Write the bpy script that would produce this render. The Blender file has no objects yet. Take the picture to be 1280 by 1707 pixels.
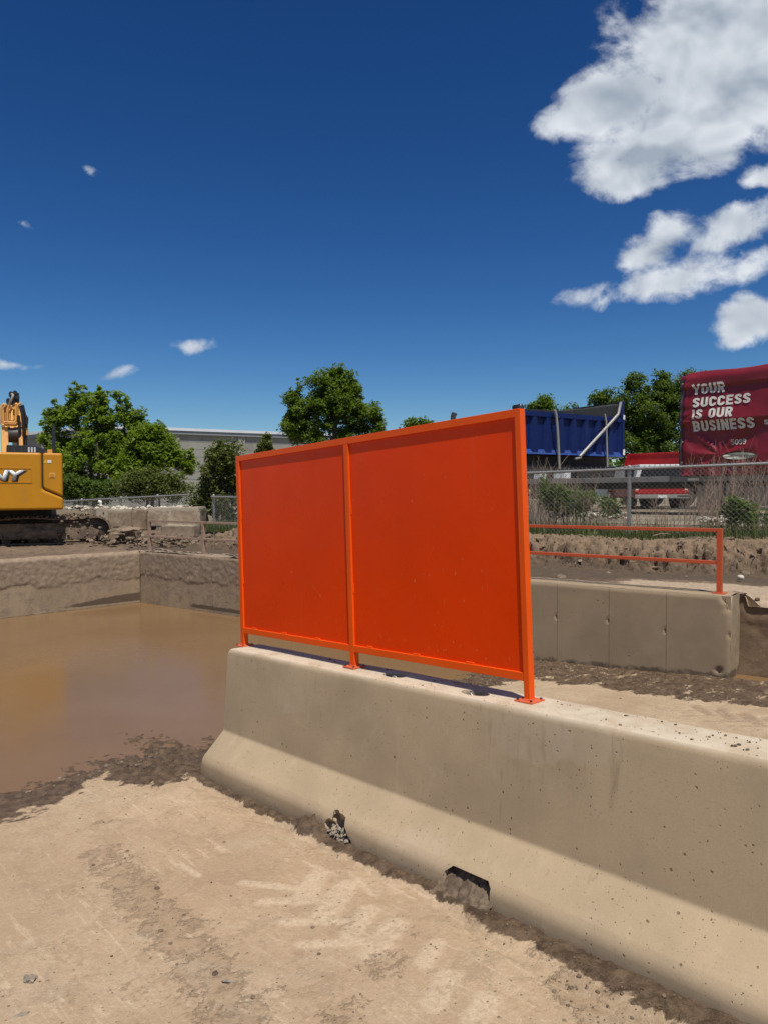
import bpy, bmesh, math, random
import numpy as np
from mathutils import Vector, Matrix, noise as mnoise
R = math.radians
random.seed(7)
rng = np.random.default_rng(11)
scene = bpy.context.scene
COL = scene.collection

# ------------------------------------------------------------------ camera
EYE = 1.885                      # eye above the water surface (z = 0)
FPX, PITCH, ROLL = 1238.4, -0.0262, -0.0045
_f = np.array([0, math.cos(PITCH), math.sin(PITCH)])
_r = np.array([1.0, 0, 0]); _u = np.cross(_r, _f)
RGT = math.cos(ROLL) * _r + math.sin(ROLL) * _u
UPV = -math.sin(ROLL) * _r + math.cos(ROLL) * _u
FWD = _f
cam_d = bpy.data.cameras.new('camera'); cam = bpy.data.objects.new('camera', cam_d); COL.objects.link(cam)
cam_d.sensor_fit = 'HORIZONTAL'; cam_d.sensor_width = 36.0; cam_d.lens = 36.0 * FPX / 1280
cam_d.clip_start = 0.05; cam_d.clip_end = 3000
M = Matrix(((RGT[0], UPV[0], -FWD[0], 0), (RGT[1], UPV[1], -FWD[1], 0), (RGT[2], UPV[2], -FWD[2], EYE), (0, 0, 0, 1)))
cam.matrix_world = M
scene.camera = cam

def ray(px, py):
    return FWD + RGT * (px - 640) / FPX - UPV * (py - 853.5) / FPX
def at(px, py, Y):
    d = ray(px, py); d = d * (Y / d[1]); return Vector((d[0], d[1], d[2] + EYE))
def on_plane(px, py, p0, n):
    d = ray(px, py); o = np.array([0, 0, EYE]); p0 = np.array(p0); n = np.array(n)
    return o + d * ((p0 - o) @ n) / (d @ n)

# ------------------------------------------------------------------ sun, sky, exposure
SUN_EL = R(66); SUN_H = Vector((0.33, -1.0)).normalized()
sd = bpy.data.lights.new('sun', 'SUN'); sun = bpy.data.objects.new('sun', sd); COL.objects.link(sun)
sd.energy = 4.65; sd.angle = R(0.53); sd.color = (1.0, 0.955, 0.88)
sdir = Vector((SUN_H.x * math.cos(SUN_EL), SUN_H.y * math.cos(SUN_EL), math.sin(SUN_EL)))
sun.rotation_euler = sdir.to_track_quat('Z', 'Y').to_euler(); sun.location = sdir * 50

world = bpy.data.worlds.new('World'); scene.world = world; world.use_nodes = True
scene.view_settings.view_transform = 'Standard'; scene.view_settings.look = 'None'
scene.view_settings.gamma = 1.0; scene.view_settings.use_curve_mapping = False
scene.view_settings.exposure = 0.0
scene.render.engine = 'CYCLES'
scene.cycles.max_bounces = 6; scene.cycles.transparent_max_bounces = 8

# --- a tiny node-building helper -----------------------------------------
class NT:
    def __init__(s, tree): s.t = tree; s.n = tree.nodes; s.l = tree.links
    def node(s, typ, **kw):
        n = s.n.new(typ)
        for k, v in kw.items(): setattr(n, k, v)
        return n
    def put(s, sock, v):
        if v is None: return
        if isinstance(v, bpy.types.NodeSocket): s.l.new(v, sock)
        else:
            try: sock.default_value = v
            except Exception: sock.default_value = tuple(v) + (1.0,)
    def math(s, op, a, b=None, c=None, clamp=False):
        n = s.node('ShaderNodeMath', operation=op); n.use_clamp = clamp
        s.put(n.inputs[0], a); s.put(n.inputs[1], b)
        if c is not None: s.put(n.inputs[2], c)
        return n.outputs[0]
    def vmath(s, op, a, b=None):
        n = s.node('ShaderNodeVectorMath', operation=op); s.put(n.inputs[0], a); s.put(n.inputs[1], b)
        return n.outputs['Value'] if op in ('LENGTH', 'DOT_PRODUCT', 'DISTANCE') else n.outputs[0]
    def mapping(s, v, loc=(0, 0, 0), rot=(0, 0, 0), sc=(1, 1, 1), typ='POINT'):
        n = s.node('ShaderNodeMapping', vector_type=typ); s.put(n.inputs[0], v)
        n.inputs['Location'].default_value = loc; n.inputs['Rotation'].default_value = rot; n.inputs['Scale'].default_value = sc
        return n.outputs[0]
    def noise(s, v, scale, detail=4, rough=0.55, dist=0.0, col=False):
        n = s.node('ShaderNodeTexNoise'); s.put(n.inputs['Vector'], v)
        n.inputs['Scale'].default_value = scale; n.inputs['Detail'].default_value = detail
        n.inputs['Roughness'].default_value = rough; n.inputs['Distortion'].default_value = dist
        return n.outputs['Color'] if col else n.outputs['Fac']
    def voro(s, v, scale, feature='F1', rnd=1.0):
        n = s.node('ShaderNodeTexVoronoi', feature=feature); s.put(n.inputs['Vector'], v)
        n.inputs['Scale'].default_value = scale; n.inputs['Randomness'].default_value = rnd
        return n
    def ramp(s, f, a, b, lo=0.0, hi=1.0, smooth=True):
        n = s.node('ShaderNodeMapRange'); n.interpolation_type = 'SMOOTHSTEP' if smooth else 'LINEAR'; n.clamp = True
        s.put(n.inputs[0], f); n.inputs[1].default_value = a; n.inputs[2].default_value = b
        n.inputs[3].default_value = lo; n.inputs[4].default_value = hi
        return n.outputs[0]
    def mix(s, f, a, b):
        n = s.node('ShaderNodeMix', data_type='RGBA'); s.put(n.inputs[0], f); s.put(n.inputs[6], a); s.put(n.inputs[7], b)
        return n.outputs[2]
    def mulc(s, a, f):
        n = s.node('ShaderNodeMix', data_type='RGBA', blend_type='MULTIPLY'); n.inputs[0].default_value = 1.0
        s.put(n.inputs[6], a); s.put(n.inputs[7], f); return n.outputs[2]
    def attr(s, name):
        n = s.node('ShaderNodeAttribute', attribute_name=name); return n.outputs['Fac']
    def bump(s, h, strength=0.3, dist=0.01, normal=None):
        n = s.node('ShaderNodeBump'); s.put(n.inputs['Height'], h); n.inputs['Strength'].default_value = strength
        n.inputs['Distance'].default_value = dist
        if normal is not None: s.l.new(normal, n.inputs['Normal'])
        return n.outputs[0]

# --- sky: Nishita with clouds --------------------------------------------
def build_world():
    nt = NT(world.node_tree); world.node_tree.nodes.clear()
    sky = nt.node('ShaderNodeTexSky', sky_type='NISHITA'); sky.sun_disc = False
    sky.sun_elevation = SUN_EL; sky.sun_rotation = math.atan2(SUN_H.x, SUN_H.y)
    sky.altitude = 300; sky.air_density = 1.0; sky.dust_density = 0.15; sky.ozone_density = 3.0
    hs = nt.node('ShaderNodeHueSaturation'); hs.inputs['Saturation'].default_value = SKY_SAT
    nt.l.new(sky.outputs[0], hs.inputs['Color'])
    skyc = nt.vmath('MULTIPLY', hs.outputs[0], (SKY_STR * SKY_TINT[0], SKY_STR * SKY_TINT[1], SKY_STR * SKY_TINT[2]))
    gm = nt.node('ShaderNodeGamma'); nt.l.new(skyc, gm.inputs[0]); gm.inputs[1].default_value = 1.36
    skyc = nt.vmath('MULTIPLY', gm.outputs[0], SKY_GRADE)
    g = nt.node('ShaderNodeTexCoord').outputs['Generated']
    sep = nt.node('ShaderNodeSeparateXYZ'); nt.l.new(g, sep.inputs[0])
    y = nt.math('MAXIMUM', sep.outputs[1], 0.15)
    u = nt.math('DIVIDE', sep.outputs[0], y); v = nt.math('DIVIDE', sep.outputs[2], y)
    cmb = nt.node('ShaderNodeCombineXYZ'); nt.l.new(u, cmb.inputs[0]); nt.l.new(v, cmb.inputs[1]); uv = cmb.outputs[0]
    # warp the outlines so that they billow
    w1 = nt.vmath('SUBTRACT', nt.noise(uv, 7, 3, 0.5, col=True), (0.5, 0.5, 0.5))
    uvw = nt.vmath('ADD', uv, nt.vmath('MULTIPLY', w1, (0.09, 0.07, 0)))
    best = None
    for (px, py, rx, ry, ang, wgt) in CLOUDS:
        d = ray(px, py); cu, cv = d[0] / d[1], d[2] / d[1]
        m = nt.mapping(uvw, (cu, cv, 0), (0, 0, R(ang)), (rx / FPX, ry / FPX, 1), 'TEXTURE')
        val = nt.math('MULTIPLY', nt.math('SUBTRACT', 1.0, nt.math('POWER', nt.vmath('LENGTH', m), 1.6)), wgt)
        if best is None: best = val
        else: best = nt.math('SMOOTH_MAX', best, val, 0.35)
    front = nt.ramp(sep.outputs[1], 0.25, 0.45)
    # elsewhere, unseen: scattered cumulus of the same kind, thickened to whiten the fill light
    gen = nt.math('MULTIPLY', nt.math('SUBTRACT', nt.noise(nt.mapping(g, sc=(1, 1, 1.6)), 2.1, 2, 0.45), 0.565), 6.0)
    side = nt.math('MULTIPLY', front, nt.ramp(nt.math('ABSOLUTE', u), 0.62, 0.72, 1.0, 0.0))
    side = nt.math('MULTIPLY', side, nt.ramp(v, 0.75, 0.9, 1.0, 0.0))
    mask = nt.math('ADD', nt.math('MULTIPLY', best, side), nt.math('MULTIPLY', gen, nt.math('SUBTRACT', 1.0, side)))
    # fine structure, stretched the way the wind tears it
    rotd = nt.mapping(uv, (0, 0, 0), (0, 0, R(-28)), (1, 1.25, 1))
    n1 = nt.noise(rotd, 9, 10, 0.60, 0.25)
    n1s = nt.noise(rotd, 8, 3.5, 0.5, 0.3)
    n1b = nt.noise(nt.vmath('ADD', rotd, (0.006, 0.026, 0)), 8, 3.5, 0.5, 0.3)
    n2 = nt.noise(rotd, 30, 7, 0.60, 0.6)
    dens = nt.math('ADD', mask, nt.math('ADD', nt.math('MULTIPLY', nt.math('SUBTRACT', n1, 0.5), 2.7),
                                        nt.math('MULTIPLY', nt.math('SUBTRACT', n2, 0.5), 0.55)))
    alpha = nt.math('POWER', nt.ramp(dens, -0.12, 0.62), 1.0)
    alpha = nt.math('MULTIPLY', alpha, nt.ramp(mask, -0.70, -0.20))
    # self-shading: thick middles and undersides greyer, sunward billows white
    relief = nt.math('MULTIPLY', nt.math('SUBTRACT', n1s, n1b), 3.2)
    lit = nt.math('ADD', nt.math('ADD', 0.66, relief), nt.math('MULTIPLY', nt.math('SUBTRACT', n1, 0.5), 0.5), clamp=True)
    thick = nt.math('MULTIPLY', nt.ramp(mask, 0.1, 1.1), nt.ramp(n1s, 0.35, 0.65, 0.14, 0.50))
    lit = nt.math('SUBTRACT', lit, thick, clamp=True)
    cc = nt.mix(lit, CLOUD_LO, CLOUD_HI)
    out = nt.mix(nt.math('MULTIPLY', alpha, 0.97), skyc, cc)
    bg = nt.node('ShaderNodeBackground'); nt.l.new(out, bg.inputs[0]); bg.inputs[1].default_value = 1.0
    o = nt.node('ShaderNodeOutputWorld'); nt.l.new(bg.outputs[0], o.inputs[0])
SKY_STR, SKY_SAT, SKY_TINT = 0.075, 1.25, (0.75, 0.95, 1.0)
SKY_GRADE = (1.86, 1.42, 1.40)
CLOUD_LO, CLOUD_HI = (0.36, 0.42, 0.50), (0.82, 0.86, 0.91)
#          px    py   rx   ry  angle weight
CLOUDS = [(1250,  85, 262, 150,  12, 1.6), (1025, 150, 130,  64,  35, 1.1), (1075, 245, 130,  70,  25, 0.95),
          (950, 195, 60, 34, 20, 0.75), (1160, 180, 195, 98, 18, 1.5), (1050, 308, 62, 30, 10, 0.65),
          (1100, 408, 76, 50, 30, 0.72), (1120, 470, 124, 33, 8, 0.9), (1240, 375, 80, 36, 25, 0.62), (1175, 425, 50, 20, 20, 0.42),
          (970, 478, 52, 13, 15, 0.26), (1260, 447, 66, 22, 15, 0.36), (1250, 545, 80, 44, 14, 1.0), (1225, 572, 45, 18, 4, 0.6),
          (1275, 293, 34, 22, 0, 0.6), (155, 288, 13, 7, -5, 0.25), (40, 366, 20, 7, -10, 0.2),
          (25, 599, 62, 9, 1, 0.36), (322, 582, 28, 12, 0, 0.36), (178, 632, 26, 7, 8, 0.2)]
build_world()

# ------------------------------------------------------------------ numpy noise
def _hash(ix, iy, iz, seed):
    h = (ix.astype(np.int64) * 374761393 + iy.astype(np.int64) * 668265263 + iz.astype(np.int64) * 1274126177 + seed * 974634637) & 0xFFFFFFFF
    h = ((h ^ (h >> 13)) * 1274126177) & 0xFFFFFFFF
    h = ((h ^ (h >> 16)) * 2246822519) & 0xFFFFFFFF
    return ((h ^ (h >> 15)) & 0xFFFFFF) / float(0xFFFFFF)
def noise2(x, y, seed=0):
    ix, iy = np.floor(x), np.floor(y); fx, fy = x - ix, y - iy
    ux, uy = fx * fx * fx * (fx * (fx * 6 - 15) + 10), fy * fy * fy * (fy * (fy * 6 - 15) + 10)
    z = np.zeros_like(ix)
    a, b = _hash(ix, iy, z, seed), _hash(ix + 1, iy, z, seed)
    c, d = _hash(ix, iy + 1, z, seed), _hash(ix + 1, iy + 1, z, seed)
    return (a * (1 - ux) + b * ux) * (1 - uy) + (c * (1 - ux) + d * ux) * uy
def fbm(x, y, scale=1.0, octv=5, rough=0.5, seed=0, ridged=False):
    t = np.zeros_like(x, dtype=float); amp = 1.0; tot = 0.0; f = scale
    for o in range(octv):
        c, s = math.cos(o * 0.7), math.sin(o * 0.7)
        n = noise2((x * c - y * s) * f + o * 17.3, (x * s + y * c) * f - o * 9.1, seed + o)
        if ridged: n = 1 - np.abs(2 * n - 1)
        t += n * amp; tot += amp; amp *= rough; f *= 2.03
    return t / tot
def noise3(p, seed=0):
    x, y, z = p[:, 0], p[:, 1], p[:, 2]
    ix, iy, iz = np.floor(x), np.floor(y), np.floor(z); fx, fy, fz = x - ix, y - iy, z - iz
    s = lambda f: f * f * (3 - 2 * f)
    ux, uy, uz = s(fx), s(fy), s(fz); r = 0
    for dx in (0, 1):
        for dy in (0, 1):
            for dz in (0, 1):
                r = r + _hash(ix + dx, iy + dy, iz + dz, seed) * (ux if dx else 1 - ux) * (uy if dy else 1 - uy) * (uz if dz else 1 - uz)
    return r
def sstep(a, b, x):
    t = np.clip((x - a) / (b - a), 0, 1); return t * t * (3 - 2 * t)
def segdist(x, y, a, b):
    ax, ay, bx, by = a[0], a[1], b[0], b[1]; dx, dy = bx - ax, by - ay
    t = np.clip(((x - ax) * dx + (y - ay) * dy) / (dx * dx + dy * dy + 1e-9), 0, 1)
    return np.hypot(x - ax - t * dx, y - ay - t * dy)

# ------------------------------------------------------------------ object helpers
def link(o, parent=None):
    COL.objects.link(o)
    if parent is not None: o.parent = parent
    return o
def tag(o, label=None, cat=None, group=None, kind=None):
    if label: o['label'] = label
    if cat: o['category'] = cat
    if group: o['group'] = group
    if kind: o['kind'] = kind
    return o
def thing(name, label, cat, loc=(0, 0, 0), rotz=0.0, group=None, matrix=None):
    o = bpy.data.objects.new(name, None); o.empty_display_size = 0.2; COL.objects.link(o)
    if matrix is not None: o.matrix_world = matrix
    else: o.location = loc; o.rotation_euler = (0, 0, rotz)
    return tag(o, label, cat, group)
def smooth_angle(me, ang=35):
    me.polygons.foreach_set('use_smooth', [True] * len(me.polygons))
    try: me.set_sharp_from_angle(angle=R(ang))
    except Exception: pass
def np_mesh(name, V, F, m=None, parent=None, smooth=None, attrs=None):
    """V (n,3) and F (k,3|4) arrays to a linked object"""
    V = np.asarray(V, np.float32); F = np.asarray(F, np.int32); k = F.shape[1]
    me = bpy.data.meshes.new(name)
    me.vertices.add(len(V)); me.vertices.foreach_set('co', V.ravel())
    me.loops.add(F.size); me.loops.foreach_set('vertex_index', F.ravel())
    me.polygons.add(len(F)); me.polygons.foreach_set('loop_start', np.arange(0, F.size, k, dtype=np.int32))
    me.polygons.foreach_set('loop_total', np.full(len(F), k, np.int32))
    me.update(calc_edges=True); me.validate()
    if attrs:
        for an, av in attrs.items():
            a = me.attributes.new(an, 'FLOAT', 'POINT'); a.data.foreach_set('value', np.asarray(av, np.float32))
    if smooth: smooth_angle(me, smooth) if smooth < 179 else me.polygons.foreach_set('use_smooth', [True] * len(F))
    o = bpy.data.objects.new(name, me)
    if m: me.materials.append(m)
    return link(o, parent)
def grid_faces(nx, ny):
    i = np.arange(nx * ny).reshape(ny, nx)
    return np.stack([i[:-1, :-1], i[:-1, 1:], i[1:, 1:], i[1:, :-1]], -1).reshape(-1, 4)

class MB:
    """collects simple solids; build() makes them ONE mesh object"""
    def __init__(s): s.v = []; s.f = []
    def add(s, V, F):
        b = len(s.v); s.v += [tuple(p) for p in V]; s.f += [tuple(b + i for i in f) for f in F]; return s
    def box(s, c, d, rot=None):
        x, y, z = d[0] / 2, d[1] / 2, d[2] / 2; c = Vector(c)
        P = [Vector((sx * x, sy * y, sz * z)) for sz in (-1, 1) for sy in (-1, 1) for sx in (-1, 1)]
        if rot is not None: P = [rot @ p for p in P]
        return s.add([c + p for p in P], [(0, 2, 3, 1), (4, 5, 7, 6), (0, 1, 5, 4), (2, 6, 7, 3), (0, 4, 6, 2), (1, 3, 7, 5)])
    def bb(s, a, b):
        return s.box([(a[i] + b[i]) / 2 for i in range(3)], [abs(b[i] - a[i]) for i in range(3)])
    def bar(s, a, b, w, h=None, up=(0, 0, 1)):
        a, b = Vector(a), Vector(b); d = (b - a); L = d.length; d.normalize(); up = Vector(up)
        if abs(d.dot(up)) > 0.98: up = Vector((0, 1, 0))
        x = d.cross(up).normalized(); z = x.cross(d)
        m = Matrix((x, d, z)).transposed()
        return s.box((a + b) / 2, (w, L, h or w), m)
    def tube(s, pts, r, n=8, caps=True):
        pts = [Vector(p) for p in pts]; rs = r if isinstance(r, (list, tuple)) else [r] * len(pts)
        V = []; prev = None
        for i, p in enumerate(pts):
            t = (pts[min(i + 1, len(pts) - 1)] - pts[max(i - 1, 0)]).normalized()
            ref = Vector((0, 0, 1)) if abs(t.z) < 0.9 else Vector((0, 1, 0))
            x = t.cross(ref).normalized() if prev is None else (prev - t * prev.dot(t)).normalized()
            prev = x; y = t.cross(x)
            V += [p + (x * math.cos(2 * math.pi * k / n) + y * math.sin(2 * math.pi * k / n)) * rs[i] for k in range(n)]
        F = []
        for i in range(len(pts) - 1):
            for k in range(n): F.append((i * n + k, i * n + (k + 1) % n, (i + 1) * n + (k + 1) % n, (i + 1) * n + k))
        if caps: F.append(tuple(range(n))[::-1]); F.append(tuple((len(pts) - 1) * n + k for k in range(n)))
        return s.add(V, F)
    def cyl(s, a, b, r, n=16): return s.tube([a, b], r, n)
    def prism(s, poly, axis, a, b):
        """polygon in the two other axes, pulled along axis from a to b"""
        def P(u, v, w):
            return {'x': (w, u, v), 'y': (u, w, v), 'z': (u, v, w)}[axis]
        n = len(poly); V = [P(u, v, a) for u, v in poly] + [P(u, v, b) for u, v in poly]
        F = [tuple(range(n)), tuple(range(2 * n - 1, n - 1, -1))] + [(i, i + n, (i + 1) % n + n, (i + 1) % n) for i in range(n)]
        return s.add(V, F)
    def build(s, name, m=None, parent=None, bevel=0.0, seg=2, smooth=None, rough=0.0, fs=6.0):
        me = bpy.data.meshes.new(name); me.from_pydata(s.v, [], s.f)
        bm = bmesh.new(); bm.from_mesh(me)
        bmesh.ops.recalc_face_normals(bm, faces=bm.faces)
        if bevel:
            ed = [e for e in bm.edges if len(e.link_faces) == 2 and e.calc_face_angle(0) > R(28)]
            bmesh.ops.bevel(bm, geom=ed, offset=bevel, segments=seg, profile=0.6, affect='EDGES', clamp_overlap=True)
        bm.to_mesh(me); bm.free()
        if smooth or bevel: smooth_angle(me, smooth or 40)
        if m: me.materials.append(m)
        o = link(bpy.data.objects.new(name, me), parent)
        if bevel:
            wn = o.modifiers.new('weighted_normal', 'WEIGHTED_NORMAL'); wn.weight = 100; wn.keep_sharp = True
        return o
def copy_tree(o, parent=None):
    c = o.copy(); COL.objects.link(c)
    if parent is not None: c.parent = parent
    for ch in list(o.children): copy_tree(ch, c)
    return c
def lump(r, sub=2, seed=0, amp=0.35, sq=(1, 1, 1), facet=False):
    """an irregular stone / clod: (verts, faces)"""
    bm = bmesh.new(); bmesh.ops.create_icosphere(bm, subdivisions=sub, radius=1.0)
    V = []
    for v in bm.verts:
        p = v.co.copy(); k = 1 + amp * (mnoise.noise(p * 1.3 + Vector((seed * 3.1, seed, 0))) + 0.5 * mnoise.noise(p * 3.1 + Vector((seed, 0, seed * 2.2))))
        V.append((p.x * k * r * sq[0], p.y * k * r * sq[1], p.z * k * r * sq[2]))
    F = [tuple(v.index for v in f.verts) for f in bm.faces]; bm.free()
    return V, F
LUMPS = [lump(1.0, 1, i, 0.55, (1, 0.8 + 0.05 * i, 0.6)) for i in range(8)]
LUMPS = [(np.array(v), np.array(f)) for v, f in LUMPS]
def scatter(name, P, S, m, parent=None, attrs=None, label=None):
    """P (n,3), S (n) many tiny lumps as one stuff mesh"""
    Vs, Fs, b = [], [], 0
    for i in range(len(P)):
        v, f = LUMPS[i % 8]; a = rng.random() * 6.28; c, s_ = math.cos(a), math.sin(a)
        q = np.stack([v[:, 0] * c - v[:, 1] * s_, v[:, 0] * s_ + v[:, 1] * c, v[:, 2]], -1) * S[i] + P[i]
        Vs.append(q); Fs.append(f + b); b += len(v)
    o = np_mesh(name, np.concatenate(Vs), np.concatenate(Fs), m, parent, smooth=50)
    return tag(o, label, kind='stuff')
def text_mesh(name, body, w, h, m, parent, matrix, shear=0.0, bold=0.0, depth=0.004, warp=None, cut=0.0, line_align='LEFT'):
    """lettering as real thin geometry: fitted to w x h, in the local XZ plane of matrix"""
    cu = bpy.data.curves.new(name, 'FONT'); cu.body = body; cu.size = 1.0; cu.offset = bold; cu.extrude = 0.0; cu.shear = shear
    cu.resolution_u = 3; cu.align_x = line_align
    ob = bpy.data.objects.new(name, cu); COL.objects.link(ob)
    dg = bpy.context.evaluated_depsgraph_get(); me = bpy.data.meshes.new_from_object(ob.evaluated_get(dg))
    COL.objects.unlink(ob); bpy.data.objects.remove(ob)
    bm = bmesh.new(); bm.from_mesh(me)
    xs = [v.co.x for v in bm.verts]; ys = [v.co.y for v in bm.verts]
    x0, x1, y0, y1 = min(xs), max(xs), min(ys), max(ys)
    for v in bm.verts: v.co = Vector(((v.co.x - x0) / (x1 - x0) * w, 0, (v.co.y - y0) / (y1 - y0) * h))
    if cut:  # dark outline of the letters, set just behind them
        for k in range(1, int(w / cut) + 1):
            g = bm.verts[:] + bm.edges[:] + bm.faces[:]; bmesh.ops.bisect_plane(bm, geom=g, plane_co=(k * cut, 0, 0), plane_no=(1, 0, 0))
        for k in range(1, int(h / cut) + 1):
            g = bm.verts[:] + bm.edges[:] + bm.faces[:]; bmesh.ops.bisect_plane(bm, geom=g, plane_co=(0, 0, k * cut), plane_no=(0, 0, 1))
    if not warp and depth:
        r_ = bmesh.ops.extrude_face_region(bm, geom=bm.faces[:])
        for e in r_['geom']:
            if isinstance(e, bmesh.types.BMVert): e.co.y -= depth
        bmesh.ops.recalc_face_normals(bm, faces=bm.faces)
    for v in bm.verts:
        v.co = matrix @ v.co
        if warp: v.co = warp(v.co)
    bm.to_mesh(me); bm.free(); me.name = name; me.materials.clear(); me.materials.append(m)
    return link(bpy.data.objects.new(name, me), parent)

def _arc(cx, cy, rx, ry, a0, a1, n=9):
    return [(cx + rx * math.cos(R(a0 + (a1 - a0) * k / n)), cy + ry * math.sin(R(a0 + (a1 - a0) * k / n))) for k in range(n + 1)]
def glyph(ch, t=0.2, w=0.60):
    """bold grotesque capitals and figures as centre-line strokes in a box w x 1"""
    h = t / 2; x0, x1, y0, y1, m = h, w - h, h, 1 - h, w / 2; r = x1 - m
    if ch == 'Y': return [[(0.02, 1), (m, 0.44)], [(w - 0.02, 1), (m, 0.44)], [(m, 0.50), (m, 0)]], w
    if ch in 'O0': return [_arc(m, y1 - r, r, r, 0, 180) + _arc(m, y0 + r, r, r, 180, 360) + [(x1, y1 - r)]], w
    if ch == 'U': return [[(x0, 1), (x0, y0 + r)] + _arc(m, y0 + r, r, r, 180, 360)[1:] + [(x1, 1)]], w
    if ch == 'C': return [[(x1, 0.66)] + _arc(m, y1 - r, r, r, 0, 180) + _arc(m, y0 + r, r, r, 180, 360) + [(x1, 0.34)]], w
    if ch == 'S': return [[(x1, 0.70)] + _arc(m, y1 - 0.19, r, 0.19, 0, 180) + [(x0, 0.66), (m - 0.06, 0.55), (m + 0.06, 0.46), (x1, 0.35)] + _arc(m, y0 + 0.19, r, 0.19, 0, -180) + [(x0, 0.30)]], w
    if ch == 'I': return [[(h, 0), (h, 1)]], t
    if ch == 'N': return [[(x0, 0), (x0, 1)], [(x1, 0), (x1, 1)], [(x0 + 0.02, 0.96), (x1 - 0.02, 0.04)]], w
    if ch == 'E': return [[(x0, 0), (x0, 1)], [(x0, y1), (w - .04, y1)], [(x0, 0.51), (w - 0.09, 0.51)], [(x0, y0), (w - .04, y0)]], w - 0.04
    if ch == 'R': return [[(x0, 0), (x0, 1)], [(x0, y1), (m, y1)] + _arc(m + 0.03, y1 - 0.2, r - 0.03, 0.2, 90, -90) + [(x0, y1 - 0.4)], [(m, 0.48), (x1 + 0.01, 0)]], w
    if ch == 'B': return [[(x0, 0), (x0, 1)], [(x0, y1), (m, y1)] + _arc(m, y1 - 0.195, r - 0.02, 0.195, 90, -90) + [(x0, y1 - 0.39)], [(x0, y0), (m, y0)] + _arc(m, y0 + 0.205, r, 0.205, -90, 90) + [(x0, y0 + 0.41)]], w
    if ch == '5': return [[(x1, y1), (x0 + .02, y1), (x0 + .02, 0.55), (m, 0.58)] + _arc(m, y0 + 0.24, r, 0.24, 80, -160)], w
    if ch == '9': return [_arc(m, y1 - 0.22, r, 0.22, 0, 360, 14), [(x1, y1 - 0.22), (x1, y0 + r)] + _arc(m, y0 + r, r, r, 0, -150)], w
    return [], w * 0.62
def stroke_text(name, body, w, h, m, parent, org, warp, t=0.2, gap=0.10, cut=0.05):
    """letters from thick strokes, cut fine enough to follow the cloth"""
    adv, out = 0.0, []
    for ch in body:
        st_, gw = glyph(ch, t); out.append((adv, st_)); adv += gw + gap
    adv -= gap; sx = w / adv; V, F, lay = [], [], 0
    for x, st_ in out:
        for pl in st_:
            lay += 1; P = []
            for a, b in zip(pl, pl[1:]):
                k = max(1, int(math.hypot((b[0] - a[0]) * sx, (b[1] - a[1]) * h) / cut))
                P += [(a[0] + (b[0] - a[0]) * i / k, a[1] + (b[1] - a[1]) * i / k) for i in range(k)]
            P.append(pl[-1]); closed = math.dist(P[0], P[-1]) < 1e-3; n = len(P); base = len(V)
            for i, p in enumerate(P):
                a = P[i - 1] if i else (P[-2] if closed else p); b = P[i + 1] if i < n - 1 else (P[1] if closed else p)
                dx, dy = b[0] - a[0], b[1] - a[1]; l = math.hypot(dx, dy) or 1; nx, ny = -dy / l * t / 2, dx / l * t / 2
                for f in (1, 0, -1):
                    q = warp(Vector((org[0] + (x + p[0] + nx * f) * sx, 0, org[1] + (p[1] + ny * f) * h))); q.y -= 0.0012 * (lay % 4); V.append(q)
            for i in range(n - 1):
                for f in (0, 1): F.append((base + i * 3 + f, base + i * 3 + f + 1, base + i * 3 + f + 4, base + i * 3 + f + 3))
    mb = MB(); mb.add(V, F); return mb.build(name, m, parent)
# ------------------------------------------------------------------ materials
def new_mat(name):
    m = bpy.data.materials.new(name); m.use_nodes = True; nt = NT(m.node_tree)
    return m, nt, m.node_tree.nodes['Principled BSDF']
def oc(nt): return nt.node('ShaderNodeTexCoord').outputs['Object']
def simple(name, base, rough=0.5, metal=0.0, var=0.12, scale=6.0, dirt=None, dirt_amt=0.4, bump=0.1, spec=0.5, coat=0.0, bdist=0.004):
    """paint / metal / rubber with uneven tone, grain and blotches of dirt"""
    m, nt, b = new_mat(name); c = oc(nt)
    n = nt.noise(c, scale, 6, 0.6); f = nt.ramp(n, 0.25, 0.75, 1 - var, 1 + var, False)
    col = nt.vmath('SCALE', (base[0], base[1], base[2])); col.node.inputs['Scale'].default_value = 1; nt.l.new(f, col.node.inputs['Scale'])
    r = nt.ramp(nt.noise(c, scale * 2.3, 4), 0.3, 0.7, rough * 0.85, min(1, rough * 1.2))
    if dirt:
        d = nt.noise(nt.mapping(c, sc=(1, 1, 0.45)), scale * 1.4, 8, 0.68, 0.4)
        k = nt.ramp(d, 0.62 - dirt_amt * 0.35, 0.72 - dirt_amt * 0.2)
        k = nt.math('MULTIPLY', k, min(1.0, 0.55 + dirt_amt * 0.5))
        col = nt.mix(k, col, tuple(dirt) + (1,)); r = nt.math('ADD', r, nt.math('MULTIPLY', k, 0.4), clamp=True)
    nt.l.new(col, b.inputs['Base Color']); nt.l.new(r, b.inputs['Roughness'])
    b.inputs['Metallic'].default_value = metal; b.inputs['Specular IOR Level'].default_value = spec
    b.inputs['Coat Weight'].default_value = coat; b.inputs['Coat Roughness'].default_value = 0.12
    if bump: nt.l.new(nt.bump(nt.noise(c, scale * 6, 5, 0.6), bump, bdist), b.inputs['Normal'])
    return m
MUDC = (0.26, 0.19, 0.125)

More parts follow.
